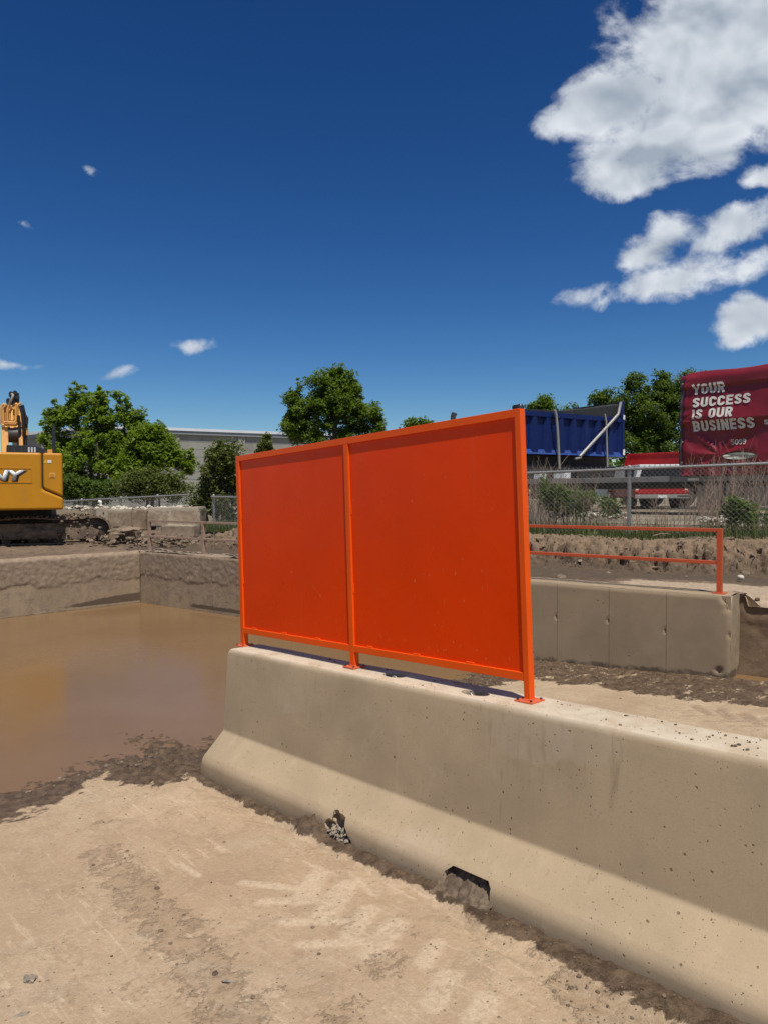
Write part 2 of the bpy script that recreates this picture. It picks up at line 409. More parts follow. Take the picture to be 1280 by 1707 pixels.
def concrete_mat(name, base, pore=26.0, wetattr=False, mudattr=False, streak=0.5, pores=0.2, spots=(), dusty=False):
    m, nt, b = new_mat(name); c = oc(nt)
    big = nt.noise(c, 1.7, 6, 0.6, 0.3); med = nt.noise(c, 9, 8, 0.65); fine = nt.noise(c, 160, 4, 0.6)
    col = nt.mix(nt.ramp(big, 0.32, 0.68), tuple(x * 0.88 for x in base) + (1,), tuple(x * 1.07 for x in base) + (1,))
    col = nt.mix(nt.ramp(med, 0.52, 0.75, 0, 0.5), col, (base[0] * 1.12, base[1] * 1.16, base[2] * 1.25, 1))
    col = nt.mix(nt.ramp(fine, 0.35, 0.7, 0.0, 0.22), col, (base[0] * 0.62, base[1] * 0.6, base[2] * 0.58, 1))
    # run marks from the top
    st = nt.noise(nt.mapping(c, sc=(9, 9, 0.55)), 1.4, 6, 0.6, 0.5)
    col = nt.mix(nt.ramp(st, 0.56, 0.74, 0, 0.34 * streak), col, (base[0] * 1.15, base[1] * 1.18, base[2] * 1.22, 1))
    st2 = nt.noise(nt.mapping(c, (3.3, 1, 0), sc=(14, 14, 0.5)), 1.2, 6, 0.6, 0.6)
    col = nt.mix(nt.ramp(st2, 0.63, 0.75, 0, 0.5 * streak), col, (base[0] * 0.55, base[1] * 0.52, base[2] * 0.48, 1))
    # damp, weathered patches with drips running out of them
    for (sx, sz, sr, amt) in spots:
        d = nt.vmath('LENGTH', nt.mapping(c, (sx, 0, sz), (0, 0, 0), (sr, 1e3, sr * 0.55), 'TEXTURE'))
        k = nt.math('ADD', nt.ramp(d, 0.25, 1.15, 1, 0), nt.math('MULTIPLY', nt.math('SUBTRACT', nt.noise(c, 13, 8, 0.7), 0.5), 1.1))
        near = nt.ramp(d, 0.6, 1.3, 1, 0)
        col = nt.mix(nt.math('MULTIPLY', nt.math('MULTIPLY', nt.ramp(k, 0.5, 0.75), near), amt), col, (base[0] * 1.12, base[1] * 1.2, base[2] * 1.4, 1))
        dr = nt.ramp(nt.noise(nt.mapping(c, (sx, 0, 0), sc=(30, 30, 1.1)), 1.3, 6, 0.62, 0.4), 0.56, 0.66)
        col = nt.mix(nt.math('MULTIPLY', nt.math('MULTIPLY', dr, near), amt), col, (base[0] * 0.52, base[1] * 0.5, base[2] * 0.5, 1))
    if dusty:
        zz = nt.node('ShaderNodeSeparateXYZ'); nt.l.new(c, zz.inputs[0])
        dk = nt.math('MULTIPLY', nt.ramp(zz.outputs[2], -0.022, -0.004), nt.ramp(nt.noise(c, 5, 8, 0.7), 0.36, 0.58, 0.25, 0.85))
        col = nt.mix(dk, col, (0.58, 0.485, 0.36, 1))
        ft = nt.math('MULTIPLY', nt.ramp(nt.math('ADD', zz.outputs[2], nt.math('MULTIPLY', nt.noise(c, 9, 7, 0.7), 0.12)), -0.66, -0.72), 0.55)  # foot mud; its dark tone also stands in for shade on the curb
        col = nt.mix(ft, col, (0.27, 0.20, 0.13, 1))
    # bug holes: sparse round pores of two sizes
    hole = None
    for sc, th, rad in ((pore, 1 - pores, 0.11), (pore * 0.42, 1 - pores * 0.4, 0.06), (pore * 2.2, 1 - pores * 1.1, 0.15), (pore * 4.2, 1 - pores * 0.8, 0.17)):
        wv = nt.vmath('ADD', c, nt.vmath('MULTIPLY', nt.noise(c, 60, 2, col=True), (0.009, 0.009, 0.009)))
        v = nt.voro(wv, sc); sepc = nt.node('ShaderNodeSeparateColor'); nt.l.new(v.outputs['Color'], sepc.inputs[0])
        on = nt.math('GREATER_THAN', sepc.outputs[0], th)
        rr = nt.math('MULTIPLY', nt.math('ADD', 0.35, sepc.outputs[1]), rad)
        q = nt.math('MULTIPLY', on, nt.ramp(nt.math('DIVIDE', v.outputs['Distance'], rr), 0.75, 1.15, 1, 0))
        hole = q if hole is None else nt.math('MAXIMUM', hole, q)
    col = nt.mix(nt.math('MULTIPLY', hole, 0.72), col, (base[0] * 0.3, base[1] * 0.26, base[2] * 0.22, 1))
    h = nt.math('ADD', nt.math('MULTIPLY', hole, -1.0), nt.math('ADD', nt.math('MULTIPLY', fine, 0.10), nt.math('MULTIPLY', med, 0.25)))
    rough = 0.85
    if mudattr:
        mn = nt.noise(c, 6, 9, 0.68, 0.5)
        k = nt.ramp(nt.math('ADD', nt.attr('mud'), nt.math('MULTIPLY', nt.math('SUBTRACT', mn, 0.5), 1.1)), 0.42, 0.58)
        mc = nt.mix(nt.ramp(nt.noise(c, 14, 6, 0.65), 0.35, 0.68), (0.235, 0.172, 0.115, 1), (0.33, 0.245, 0.165, 1))
        col = nt.mix(k, col, mc); h = nt.math('ADD', nt.math('MULTIPLY', h, nt.ramp(k, 0, 1, 1, 0.3)), nt.math('MULTIPLY', k, 0.6))
    if wetattr:
        w = nt.ramp(nt.math('ADD', nt.attr('wet'), nt.math('MULTIPLY', nt.math('SUBTRACT', nt.noise(c, 7, 8, 0.7, 0.4), 0.5), 0.8)), 0.38, 0.6)
        col = nt.mix(nt.math('MULTIPLY', w, 0.85), col, (0.085, 0.062, 0.042, 1)); rough = nt.math('SUBTRACT', 0.85, nt.math('MULTIPLY', w, 0.3))
    nt.l.new(col, b.inputs['Base Color']); nt.put(b.inputs['Roughness'], rough); b.inputs['Specular IOR Level'].default_value = 0.3
    nt.l.new(nt.bump(h, 0.55, 0.006), b.inputs['Normal'])
    return m

def mud_mat(name, dry, dark, scale=5.0, wet=False, bump=0.7, bd=0.03, attr=None):
    m, nt, b = new_mat(name); c = oc(nt)
    a = nt.noise(c, scale, 9, 0.66, 0.4); d = nt.noise(c, scale * 5, 8, 0.7); e = nt.noise(c, scale * 0.35, 4, 0.5)
    k = nt.math('ADD', nt.math('MULTIPLY', a, 0.6), nt.math('ADD', nt.math('MULTIPLY', d, 0.25), nt.math('MULTIPLY', e, 0.25)))
    if attr: k = nt.math('ADD', k, nt.math('MULTIPLY', nt.math('SUBTRACT', nt.attr(attr), 0.5), 0.55))
    col = nt.mix(nt.ramp(k, 0.42, 0.68), tuple(dark) + (1,), tuple(dry) + (1,))
    col = nt.mix(nt.ramp(nt.noise(c, scale * 9, 3, 0.6), 0.62, 0.75, 0, 0.5), col, (dry[0] * 1.25, dry[1] * 1.25, dry[2] * 1.25, 1))
    nt.l.new(col, b.inputs['Base Color'])
    nt.l.new(nt.ramp(k, 0.35, 0.6, 0.45 if wet else 0.8, 0.92), b.inputs['Roughness']); b.inputs['Specular IOR Level'].default_value = 0.3
    nt.l.new(nt.bump(nt.math('ADD', d, nt.math('MULTIPLY', a, 0.8)), bump, bd), b.inputs['Normal'])
    return m

def ramp_mat():
    """the washed-over slab: dried silt film, torn darker mud, scraped pale patches, tyre prints"""
    m, nt, b = new_mat('dried_mud_slab'); c = oc(nt)
    base = (0.49, 0.365, 0.245)
    big = nt.noise(c, 0.9, 5, 0.55, 0.6); med = nt.noise(c, 3.2, 9, 0.66, 0.8)
    col = nt.mix(nt.ramp(big, 0.35, 0.66), (0.44, 0.325, 0.215, 1), (0.55, 0.42, 0.29, 1))
    # soft washes of silt
    col = nt.mix(nt.ramp(med, 0.40, 0.60, 0, 0.6), col, (0.47, 0.345, 0.225, 1))
    # scraped streaks along and across the lane
    s1 = nt.noise(nt.mapping(c, rot=(0, 0, R(35)), sc=(1.2, 11, 1)), 3.0, 8, 0.62, 0.9)
    col = nt.mix(nt.ramp(s1, 0.57, 0.66, 0, 0.7), col, (0.68, 0.545, 0.395, 1))
    s2 = nt.noise(nt.mapping(c, (4, 2, 0), rot=(0, 0, R(-50)), sc=(1.5, 13, 1)), 2.2, 8, 0.62, 0.7)
    col = nt.mix(nt.ramp(s2, 0.60, 0.68, 0, 0.6), col, (0.66, 0.535, 0.395, 1))
    # torn thin layer of darker mud with crisp edges (mask painted where the photo has it)
    tn = nt.noise(nt.mapping(c, sc=(1.6, 1, 1)), 9, 10, 0.72, 0.3)
    g0 = nt.noise(c, 60, 5, 0.75)
    torn = nt.ramp(nt.math('ADD', nt.attr('torn'), nt.math('ADD', nt.math('MULTIPLY', nt.math('SUBTRACT', g0, 0.5), 0.6), nt.math('MULTIPLY', nt.math('SUBTRACT', tn, 0.5), 1.6))), 0.44, 0.60)
    col = nt.mix(nt.math('MULTIPLY', torn, 0.52), col, (0.30, 0.215, 0.138, 1))
    t2n = nt.noise(c, 5.5, 10, 0.70, 0.5)
    grain = nt.noise(c, 46, 6, 0.75)
    torn2 = nt.ramp(nt.math('ADD', t2n, nt.math('MULTIPLY', nt.math('SUBTRACT', grain, 0.5), 0.30)), 0.52, 0.62)
    col = nt.mix(nt.math('MULTIPLY', torn2, 0.40), col, (0.36, 0.255, 0.165, 1))
    t3 = nt.ramp(nt.noise(nt.mapping(c, (5, 8, 0), rot=(0, 0, 0.6), sc=(1, 1.5, 1)), 2.1, 10, 0.68, 0.7), 0.47, 0.60)
    col = nt.mix(nt.math('MULTIPLY', t3, 0.34), col, (0.385, 0.275, 0.178, 1))
    sc3 = nt.ramp(nt.noise(nt.mapping(c, (2, 6, 0)), 15, 9, 0.75, 0.6), 0.60, 0.64)
    col = nt.mix(nt.math('MULTIPLY', sc3, 0.45), col, (0.68, 0.545, 0.395, 1))
    # pale greyish concrete showing through
    p2 = nt.noise(nt.mapping(c, (7, 3, 0)), 2.4, 10, 0.70, 0.4)
    bare = nt.ramp(nt.math('ADD', nt.attr('bare'), nt.math('MULTIPLY', nt.math('SUBTRACT', p2, 0.5), 1.5)), 0.50, 0.68)
    col = nt.mix(nt.math('MULTIPLY', bare, 0.7), col, (0.56, 0.46, 0.34, 1))
    gk = nt.ramp(nt.noise(nt.mapping(c, (1, 9, 0)), 11, 8, 0.7), 0.66, 0.72, 0, 0.55)
    col = nt.mix(gk, col, (0.44, 0.40, 0.35, 1))
    # flaking silt: crisp little flecks, dark and pale, gathered in drifts
    gate = nt.ramp(nt.noise(nt.mapping(c, (11, 4, 0)), 2.6, 5, 0.6, 0.4), 0.46, 0.66)
    gate = nt.math('MAXIMUM', gate, nt.math('MULTIPLY', nt.attr('torn'), 1.3), clamp=True)
    fl = nt.noise(nt.mapping(c, rot=(0, 0, 0.5), sc=(1.3, 1, 1)), 33, 7, 0.68, 0.3)
    dkf = nt.math('MULTIPLY', nt.ramp(nt.math('ADD', fl, nt.math('MULTIPLY', gate, 0.10)), 0.64, 0.68), gate)
    col = nt.mix(nt.math('MULTIPLY', dkf, 0.72), col, (0.255, 0.178, 0.112, 1))
    fl2 = nt.noise(nt.mapping(c, (3, 3, 0), rot=(0, 0, -0.4), sc=(1, 1.6, 1)), 27, 8, 0.70, 0.3)
    g2 = nt.ramp(nt.noise(nt.mapping(c, (2, 14, 0)), 1.9, 5, 0.6, 0.4), 0.42, 0.62)
    plf = nt.math('MULTIPLY', nt.ramp(fl2, 0.60, 0.66), g2)
    col = nt.mix(nt.math('MULTIPLY', plf, 0.6), col, (0.70, 0.58, 0.44, 1))
    # broad soft stains, pinkish brown and greyish
    b1 = nt.ramp(nt.noise(nt.mapping(c, (9, 1, 0)), 1.15, 5, 0.55, 0.5), 0.50, 0.68, 0, 0.55)
    col = nt.mix(b1, col, (0.405, 0.285, 0.19, 1))
    b2 = nt.ramp(nt.noise(nt.mapping(c, (1, 17, 0)), 1.5, 7, 0.62, 0.5), 0.54, 0.70, 0, 0.5)
    col = nt.mix(b2, col, (0.49, 0.415, 0.31, 1))
    sg = nt.ramp(nt.noise(nt.mapping(c, (8, 8, 0), rot=(0, 0, 0.9), sc=(1, 3, 1)), 9, 6, 0.65), 0.69, 0.74, 0, 0.7)
    col = nt.mix(sg, col, (0.30, 0.29, 0.27, 1))
    # tyre prints
    tr = nt.math('MULTIPLY', nt.attr('tread'), nt.ramp(nt.noise(c, 22, 6, 0.7), 0.30, 0.48))
    col = nt.mix(nt.math('MULTIPLY', tr, 0.8), col, (0.66, 0.53, 0.385, 1))
    td = nt.math('MULTIPLY', nt.attr('print'), nt.ramp(nt.noise(c, 22, 6, 0.7), 0.3, 0.55))
    col = nt.mix(nt.math('MULTIPLY', td, 0.95), col, (0.30, 0.22, 0.15, 1))
    # crumbs of grit
    v = nt.voro(c, 55); sp = nt.node('ShaderNodeSeparateColor'); nt.l.new(v.outputs['Color'], sp.inputs[0])
    grit = nt.math('MULTIPLY', nt.math('GREATER_THAN', sp.outputs[0], 0.90), nt.ramp(nt.math('DIVIDE', v.outputs['Distance'], nt.math('ADD', 0.4, sp.outputs[1])), 0.12, 0.26, 1, 0))
    grit = nt.math('MULTIPLY', grit, nt.ramp(big, 0.35, 0.6))
    col = nt.mix(nt.math('MULTIPLY', grit, 0.8), col, (0.22, 0.165, 0.115, 1))
    fine = nt.noise(c, 120, 5, 0.65)
    col = nt.mix(nt.ramp(grain, 0.40, 0.72, 0.0, 0.55), col, (0.37, 0.268, 0.172, 1))
    col = nt.mix(nt.ramp(grain, 0.46, 0.28, 0.0, 0.45), col, (0.62, 0.50, 0.37, 1))
    col = nt.mix(nt.ramp(fine, 0.3, 0.7, 0.0, 0.35), col, (0.33, 0.24, 0.155, 1))
    col = nt.vmath('MULTIPLY', col, (0.965, 0.945, 0.89))
    # damp mud near water and along the walls
    wn = nt.noise(nt.mapping(c, sc=(1.6, 1, 1)), 4.2, 11, 0.72, 0.5)
    wet = nt.ramp(nt.math('ADD', nt.attr('wet'), nt.math('MULTIPLY', nt.math('SUBTRACT', wn, 0.5), 1.7)), 0.42, 0.56)
    wc = nt.mix(nt.ramp(nt.noise(c, 17, 8, 0.7), 0.36, 0.66), (0.075, 0.048, 0.028, 1), (0.165, 0.110, 0.066, 1))
    col = nt.mix(wet, col, wc)
    nt.l.new(col, b.inputs['Base Color'])
    rr = nt.math('SUBTRACT', 0.9, nt.math('MULTIPLY', wet, 0.42)); nt.l.new(rr, b.inputs['Roughness']); b.inputs['Specular IOR Level'].default_value = 0.3
    h = nt.math('ADD', nt.math('MULTIPLY', torn, 0.35), nt.math('ADD', nt.math('MULTIPLY', torn2, 0.10), nt.math('ADD', nt.math('MULTIPLY', grain, 0.7), nt.math('MULTIPLY', fine, 0.4))))
    h = nt.math('ADD', h, nt.math('ADD', nt.math('MULTIPLY', grit, 0.9), nt.math('MULTIPLY', med, 0.8)))
    h = nt.math('ADD', h, nt.math('MULTIPLY', nt.math('MULTIPLY', wet, nt.noise(c, 30, 8, 0.75)), 1.0))
    nt.l.new(nt.bump(h, 0.85, 0.010), b.inputs['Normal'])
    return m

def water_mat():
    m, nt, b = new_mat('muddy_water'); c = oc(nt)
    n = nt.noise(c, 0.5, 5, 0.55, 0.4)
    col = nt.mix(nt.ramp(n, 0.35, 0.65), (0.192, 0.110, 0.047, 1), (0.212, 0.125, 0.057, 1))
    nt.l.new(col, b.inputs['Base Color']); b.inputs['Roughness'].default_value = 0.17; b.inputs['IOR'].default_value = 1.33
    w = nt.noise(nt.mapping(c, rot=(0, 0, 0.4), sc=(1, 2.2, 1)), 6, 4, 0.5, 0.2)
    w2 = nt.noise(c, 26, 3, 0.5)
    nt.l.new(nt.bump(nt.math('ADD', w, nt.math('MULTIPLY', w2, 0.3)), 0.10, 0.02), b.inputs['Normal'])
    return m

def leaf_mat(name, lo, hi, trans=0.35):
    m, nt, b = new_mat(name); a = nt.attr('tint')
    col = nt.mix(a, tuple(lo) + (1,), tuple(hi) + (1,))
    nt.l.new(col, b.inputs['Base Color']); b.inputs['Roughness'].default_value = 0.55; b.inputs['Specular IOR Level'].default_value = 0.3
    tr = nt.node('ShaderNodeBsdfTranslucent'); t2 = nt.mulc(col, (1.5, 1.6, 0.7, 1)); nt.l.new(t2, tr.inputs[0])
    mx = nt.node('ShaderNodeMixShader'); mx.inputs[0].default_value = trans
    nt.l.new(b.outputs[0], mx.inputs[1]); nt.l.new(tr.outputs[0], mx.inputs[2])
    nt.l.new(mx.outputs[0], nt.n['Material Output'].inputs[0])
    return m

def orange_mat(name, base, dust=0.2, rough=0.28, faded=0.0):
    m, nt, b = new_mat(name); c = oc(nt)
    n = nt.noise(c, 1.6, 5, 0.55); d = nt.noise(nt.mapping(c, sc=(1, 1, 0.3)), 9, 9, 0.7, 0.4)
    col = nt.mix(nt.ramp(n, 0.3, 0.7), tuple(x * 0.95 for x in base) + (1,), tuple(min(1, x * 1.05) for x in base) + (1,))
    if faded: col = nt.mix(faded, col, (0.55, 0.16, 0.09, 1))
    k = nt.ramp(d, 0.60, 0.78, 0, dust); col = nt.mix(k, col, (0.42, 0.28, 0.19, 1))
    # dried splashes and small chips
    v = nt.voro(nt.mapping(c, sc=(1, 1, 0.6)), 21); sp = nt.node('ShaderNodeSeparateColor'); nt.l.new(v.outputs['Color'], sp.inputs[0])
    zz = nt.node('ShaderNodeSeparateXYZ'); nt.l.new(c, zz.inputs[0])
    v2 = nt.voro(nt.mapping(c, rot=(0, 0.5, 0), sc=(1, 1, 0.5)), 55); sp2 = nt.node('ShaderNodeSeparateColor'); nt.l.new(v2.outputs['Color'], sp2.inputs[0])
    low = nt.ramp(zz.outputs[2], 0.15, 0.75, 0.80, 0.965)
    spl = nt.math('MULTIPLY', nt.math('GREATER_THAN', sp2.outputs[0], low), nt.ramp(nt.math('DIVIDE', v2.outputs['Distance'], nt.math('ADD', 0.3, sp2.outputs[1])), 0.12, 0.2, 1, 0))
    col = nt.mix(nt.math('MULTIPLY', spl, 0.5), col, (0.55, 0.20, 0.09, 1))
    stk = nt.ramp(nt.noise(nt.mapping(c, sc=(26, 26, 0.7)), 1.0, 4, 0.6, 0.2), 0.64, 0.74, 0, 0.16)
    col = nt.mix(stk, col, (0.72, 0.12, 0.04, 1))
    ch = nt.math('MULTIPLY', nt.math('GREATER_THAN', sp.outputs[0], 0.94), nt.ramp(v.outputs['Distance'], 0.07, 0.13, 1, 0))
    col = nt.mix(nt.math('MULTIPLY', ch, 0.55), col, (0.60, 0.22, 0.10, 1))
    nt.l.new(col, b.inputs['Base Color'])
    nt.l.new(nt.math('ADD', nt.ramp(nt.noise(c, 5, 5), 0.3, 0.7, rough * 0.85, rough * 1.2), nt.math('MULTIPLY', k, 0.5)), b.inputs['Roughness'])
    b.inputs['Specular IOR Level'].default_value = 0.16
    w = nt.noise(c, 2.0, 3, 0.5); f = nt.noise(c, 190, 2, 0.5)
    nt.l.new(nt.bump(nt.math('ADD', nt.math('ADD', w, nt.math('MULTIPLY', f, 0.012)), nt.math('MULTIPLY', ch, 0.05)), 0.25, 0.012), b.inputs['Normal'])
    return m

def mesh_ground_mat():
    return mud_mat('yard_dirt', (0.30, 0.25, 0.18), (0.12, 0.10, 0.06), 1.2, bump=0.5, bd=0.05)

BARSPOTS = [(2.50, -0.10, 0.34, 0.28), (2.75, -0.08, 0.26, 0.25), (0.75, -0.2, 0.3, 0.15), (2.0, -0.72, 0.35, 0.2)]
MT = {}
MT['barrier'] = concrete_mat('precast_concrete', (0.435, 0.328, 0.206), 21, pores=0.24, streak=1.0, spots=BARSPOTS, dusty=True)
MT['wall'] = concrete_mat('formed_concrete', (0.34, 0.255, 0.160), 15, wetattr=True, mudattr=True, streak=1.0, pores=0.24)
MT['ramp'] = ramp_mat()
MT['water'] = water_mat()
MT['mud'] = mud_mat('churned_mud', (0.27, 0.195, 0.13), (0.095, 0.068, 0.045), 3.2, wet=True, attr='dry')
MT['clod'] = mud_mat('mud_clod', (0.29, 0.215, 0.145), (0.13, 0.095, 0.062), 9.0)
MT['crumb'] = mud_mat('dark_crumb', (0.20, 0.145, 0.095), (0.075, 0.053, 0.035), 20.0, bump=0.3, bd=0.004)
MT['gravel'] = mud_mat('wet_gravel', (0.24, 0.19, 0.14), (0.075, 0.055, 0.038), 25.0, bump=0.3, bd=0.004)
MT['stone'] = mud_mat('pale_stone', (0.62, 0.57, 0.48), (0.42, 0.36, 0.28), 14.0, bump=0.4, bd=0.006)
MT['greystone'] = mud_mat('grey_stone', (0.36, 0.30, 0.23), (0.20, 0.17, 0.13), 30.0, bump=0.5, bd=0.006)
MT['yard'] = mesh_ground_mat()
MT['orange'] = orange_mat('orange_gloss_panel', (0.78, 0.049, 0.0), 0.06, 0.3)
MT['orange_frame'] = orange_mat('orange_tube', (0.81, 0.095, 0.007), 0.10, 0.32)
MT['orange_plate'] = orange_mat('orange_dusty_plate', (0.68, 0.11, 0.03), 0.5, 0.5, 0.35)
MT['orange_rail'] = orange_mat('orange_faded_rail', (0.50, 0.075, 0.022), 0.55, 0.5, 0.25)
MT['mudrail'] = simple('mud_coated_rail', (0.33, 0.22, 0.155), 0.85, var=0.18, scale=9, dirt=(0.40, 0.16, 0.09), dirt_amt=0.15, bump=0.4)
MT['zinc'] = simple('galvanised_steel', (0.40, 0.39, 0.36), 0.42, 0.55, 0.12, 14, (0.25, 0.20, 0.15), 0.25, 0.1)
MT['wire'] = simple('galvanised_wire', (0.26, 0.25, 0.23), 0.6, 0.3, 0.15, 4, bump=0)
MT['bolt'] = simple('dark_bolt', (0.09, 0.07, 0.06), 0.5, 0.7, bump=0)
MT['yellow'] = simple('yellow_machine_paint', (0.53, 0.225, 0.006), 0.4, 0, 0.07, 3.0, (0.34, 0.20, 0.07), 0.08, 0.05, 0.35, 0.1)
MT['yellow_pale'] = simple('pale_yellow_paint', (0.68, 0.34, 0.075), 0.42, 0, 0.1, 6.0, (0.28, 0.19, 0.11), 0.3, 0.1)
MT['black'] = simple('black_plastic', (0.022, 0.022, 0.024), 0.45, 0, 0.2, 8, (0.12, 0.09, 0.07), 0.15, 0.1)
MT['hose'] = simple('rubber_hose', (0.018, 0.018, 0.02), 0.5, bump=0)
MT['silver'] = simple('silver_letter', (0.62, 0.62, 0.62), 0.35, 0.2, 0.05, 5, bump=0)
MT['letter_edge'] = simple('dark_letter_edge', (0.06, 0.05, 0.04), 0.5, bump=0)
MT['track'] = mud_mat('muddy_steel', (0.25, 0.18, 0.12), (0.10, 0.072, 0.05), 6.0, bump=0.6, bd=0.015)
MT['track_dark'] = mud_mat('dark_muddy_steel', (0.15, 0.11, 0.075), (0.05, 0.038, 0.028), 6.0, bump=0.5, bd=0.012)
MT['blue'] = simple('dark_blue_paint', (0.0015, 0.012, 0.085), 0.5, 0, 0.14, 2.0, (0.01, 0.018, 0.06), 0.08, 0.05, 0.3)
MT['blue_ledge'] = simple('sunlit_blue_paint', (0.02, 0.055, 0.22), 0.5, 0, 0.14, 3.0, bump=0)  # lighter copy of the body blue: sunlight on the ledge put into the colour
MT['tarp_black'] = simple('black_mesh_tarp', (0.016, 0.018, 0.017), 0.8, 0, 0.2, 3.0, bump=0.2)
MT['alu'] = simple('dull_aluminium', (0.33, 0.31, 0.28), 0.5, 0.3, 0.12, 5.0, (0.22, 0.18, 0.14), 0.2, 0)
MT['red'] = simple('bright_red_paint', (0.36, 0.012, 0.014), 0.4, 0, 0.1, 2.0, bump=0)
MT['white'] = simple('white_paint', (0.72, 0.72, 0.70), 0.35, 0, 0.06, 2.0, (0.45, 0.40, 0.33), 0.1, 0)
MT['glass'] = simple('dark_window', (0.02, 0.025, 0.03), 0.08, 0, 0.0, 2, bump=0)
MT['rim'] = simple('dull_dark_rim', (0.10, 0.095, 0.09), 0.6, 0.3, 0.2, 6, (0.12, 0.09, 0.07), 0.4, 0)
MT['lamp_red'] = simple('red_lens', (0.5, 0.05, 0.03), 0.2, bump=0)
MT['lamp_white'] = simple('clear_lens', (0.75, 0.72, 0.65), 0.15, bump=0)
MT['tyre'] = simple('tyre_rubber', (0.02, 0.02, 0.02), 0.75, 0, 0.3, 6, (0.14, 0.11, 0.085), 0.3, 0.2)
MT['frame_black'] = simple('grimy_black_frame', (0.03, 0.028, 0.026), 0.6, 0, 0.3, 4, (0.10, 0.085, 0.07), 0.3, 0.1)
MT['deck'] = simple('grey_trailer_deck', (0.20, 0.185, 0.165), 0.6, 0, 0.2, 3, (0.10, 0.085, 0.07), 0.35, 0.1)
MT['letter'] = simple('white_lettering', (0.60, 0.565, 0.50), 0.6, 0, 0.12, 7, (0.40, 0.33, 0.28), 0.2, 0)
MT['oval'] = simple('oval_badge', (0.40, 0.40, 0.33), 0.6, 0, 0.1, 5, bump=0)
MT['oval_dark'] = simple('oval_badge_print', (0.07, 0.08, 0.07), 0.6, bump=0)
MT['bwall'] = simple('grey_block_wall', (0.29, 0.275, 0.23), 0.85, 0, 0.15, 0.5, (0.22, 0.205, 0.17), 0.25, 0)
MT['fascia'] = simple('pale_roof_edge', (0.66, 0.68, 0.70), 0.4, 0, 0.06, 0.4, bump=0)
MT['roofgrey'] = simple('grey_roof', (0.24, 0.25, 0.26), 0.6, 0, 0.1, 0.5, bump=0)
MT['block'] = concrete_mat('block_concrete', (0.40, 0.335, 0.25), 9, mudattr=True, streak=0.4)
MT['bark'] = simple('bark', (0.10, 0.08, 0.06), 0.9, 0, 0.3, 5, bump=0.4, bdist=0.03)
MT['twig'] = simple('dry_twig', (0.30, 0.21, 0.145), 0.9, 0, 0.25, 2, bump=0)
MT['leaf_bright'] = leaf_mat('leaf_bright', (0.085, 0.145, 0.014), (0.245, 0.31, 0.045), 0.47)
MT['leaf_mid'] = leaf_mat('leaf_mid', (0.065, 0.115, 0.015), (0.18, 0.24, 0.038), 0.42)
MT['leaf_dark'] = leaf_mat('leaf_dark', (0.05, 0.09, 0.017), (0.14, 0.185, 0.040), 0.38)
MT['leaf_olive'] = leaf_mat('leaf_olive', (0.065, 0.088, 0.022), (0.18, 0.195, 0.062), 0.35)
MT['grass'] = leaf_mat('grass_blade', (0.045, 0.075, 0.016), (0.15, 0.17, 0.06), 0.3)
def tarp_mat():
    m, nt, b = new_mat('dark_red_tarp'); c = oc(nt)
    n = nt.noise(c, 0.9, 5, 0.55); d = nt.noise(nt.mapping(c, sc=(3, 3, 0.4)), 1.6, 7, 0.65, 0.5)
    col = nt.mix(nt.ramp(n, 0.3, 0.7), (0.155, 0.007, 0.013, 1), (0.20, 0.010, 0.018, 1))
    col = nt.mix(nt.ramp(d, 0.55, 0.78, 0, 0.35), col, (0.20, 0.03, 0.032, 1))
    nt.l.new(col, b.inputs['Base Color']); b.inputs['Roughness'].default_value = 0.42; b.inputs['Specular IOR Level'].default_value = 0.5
    nt.l.new(nt.bump(nt.noise(c, 5, 5, 0.6, 1.0), 0.25, 0.02), b.inputs['Normal'])
    return m
MT['tarp_red'] = tarp_mat()
# ------------------------------------------------------------------ lane frame (x along the wheel-wash lane towards the viewer, y across)
AZ = -0.8432; SL = 0.0486
LH = Vector((math.cos(AZ), math.sin(AZ), 0)); NN = Vector((-math.sin(AZ), math.cos(AZ), 0))
LL = Vector((LH.x * math.cos(SL), LH.y * math.cos(SL), math.sin(SL))); UU = LL.cross(NN)
BP = Vector((-0.9787, 5.037, 0.844))             # left post of the orange screen, on the barrier top
def frame(o, x, y, z):
    return Matrix(((x.x, y.x, z.x, o.x), (x.y, y.y, z.y, o.y), (x.z, y.z, z.z, o.z), (0, 0, 0, 1)))
LANE = frame(Vector((BP.x, BP.y, 0)), LH, NN, Vector((0, 0, 1)))
BARF = frame(BP, LL, NN, UU)
def ramp_z(s): return 0.0345 + 0.0620 * s
_rp0 = (BP.x, BP.y, 0.0345); _rn = np.cross(np.array([LH.x, LH.y, 0.0620]), np.array(NN)); _rn = _rn / np.linalg.norm(_rn)
def st(px, py):
    p = on_plane(px, py, _rp0, _rn); v = Vector(p) - Vector((BP.x, BP.y, 0)); return (v.dot(LH), v.dot(NN))

# retaining wall line (behind the pool and along the far side of the lane)
CP = LANE @ Vector((-7.97, 2.76, 0)); EP = LANE @ Vector((1.35, 4.46, 0))
WX = (EP - CP).normalized(); WY = Vector((-WX.y, WX.x, 0))
WALLF = frame(CP, WX, WY, Vector((0, 0, 1)))
def wall_pt(px, py, off=0.0):
    p = Vector(on_plane(px, py, CP + WY * off, WY)); v = p - CP; return v.dot(WX), v.z
A1 = wall_pt(1015, 1050)[0]; A2 = wall_pt(1110, 1060)[0]; AE = wall_pt(1217, 1060)[0]
PITCHW = A2 - A1
WTOP = 0.885

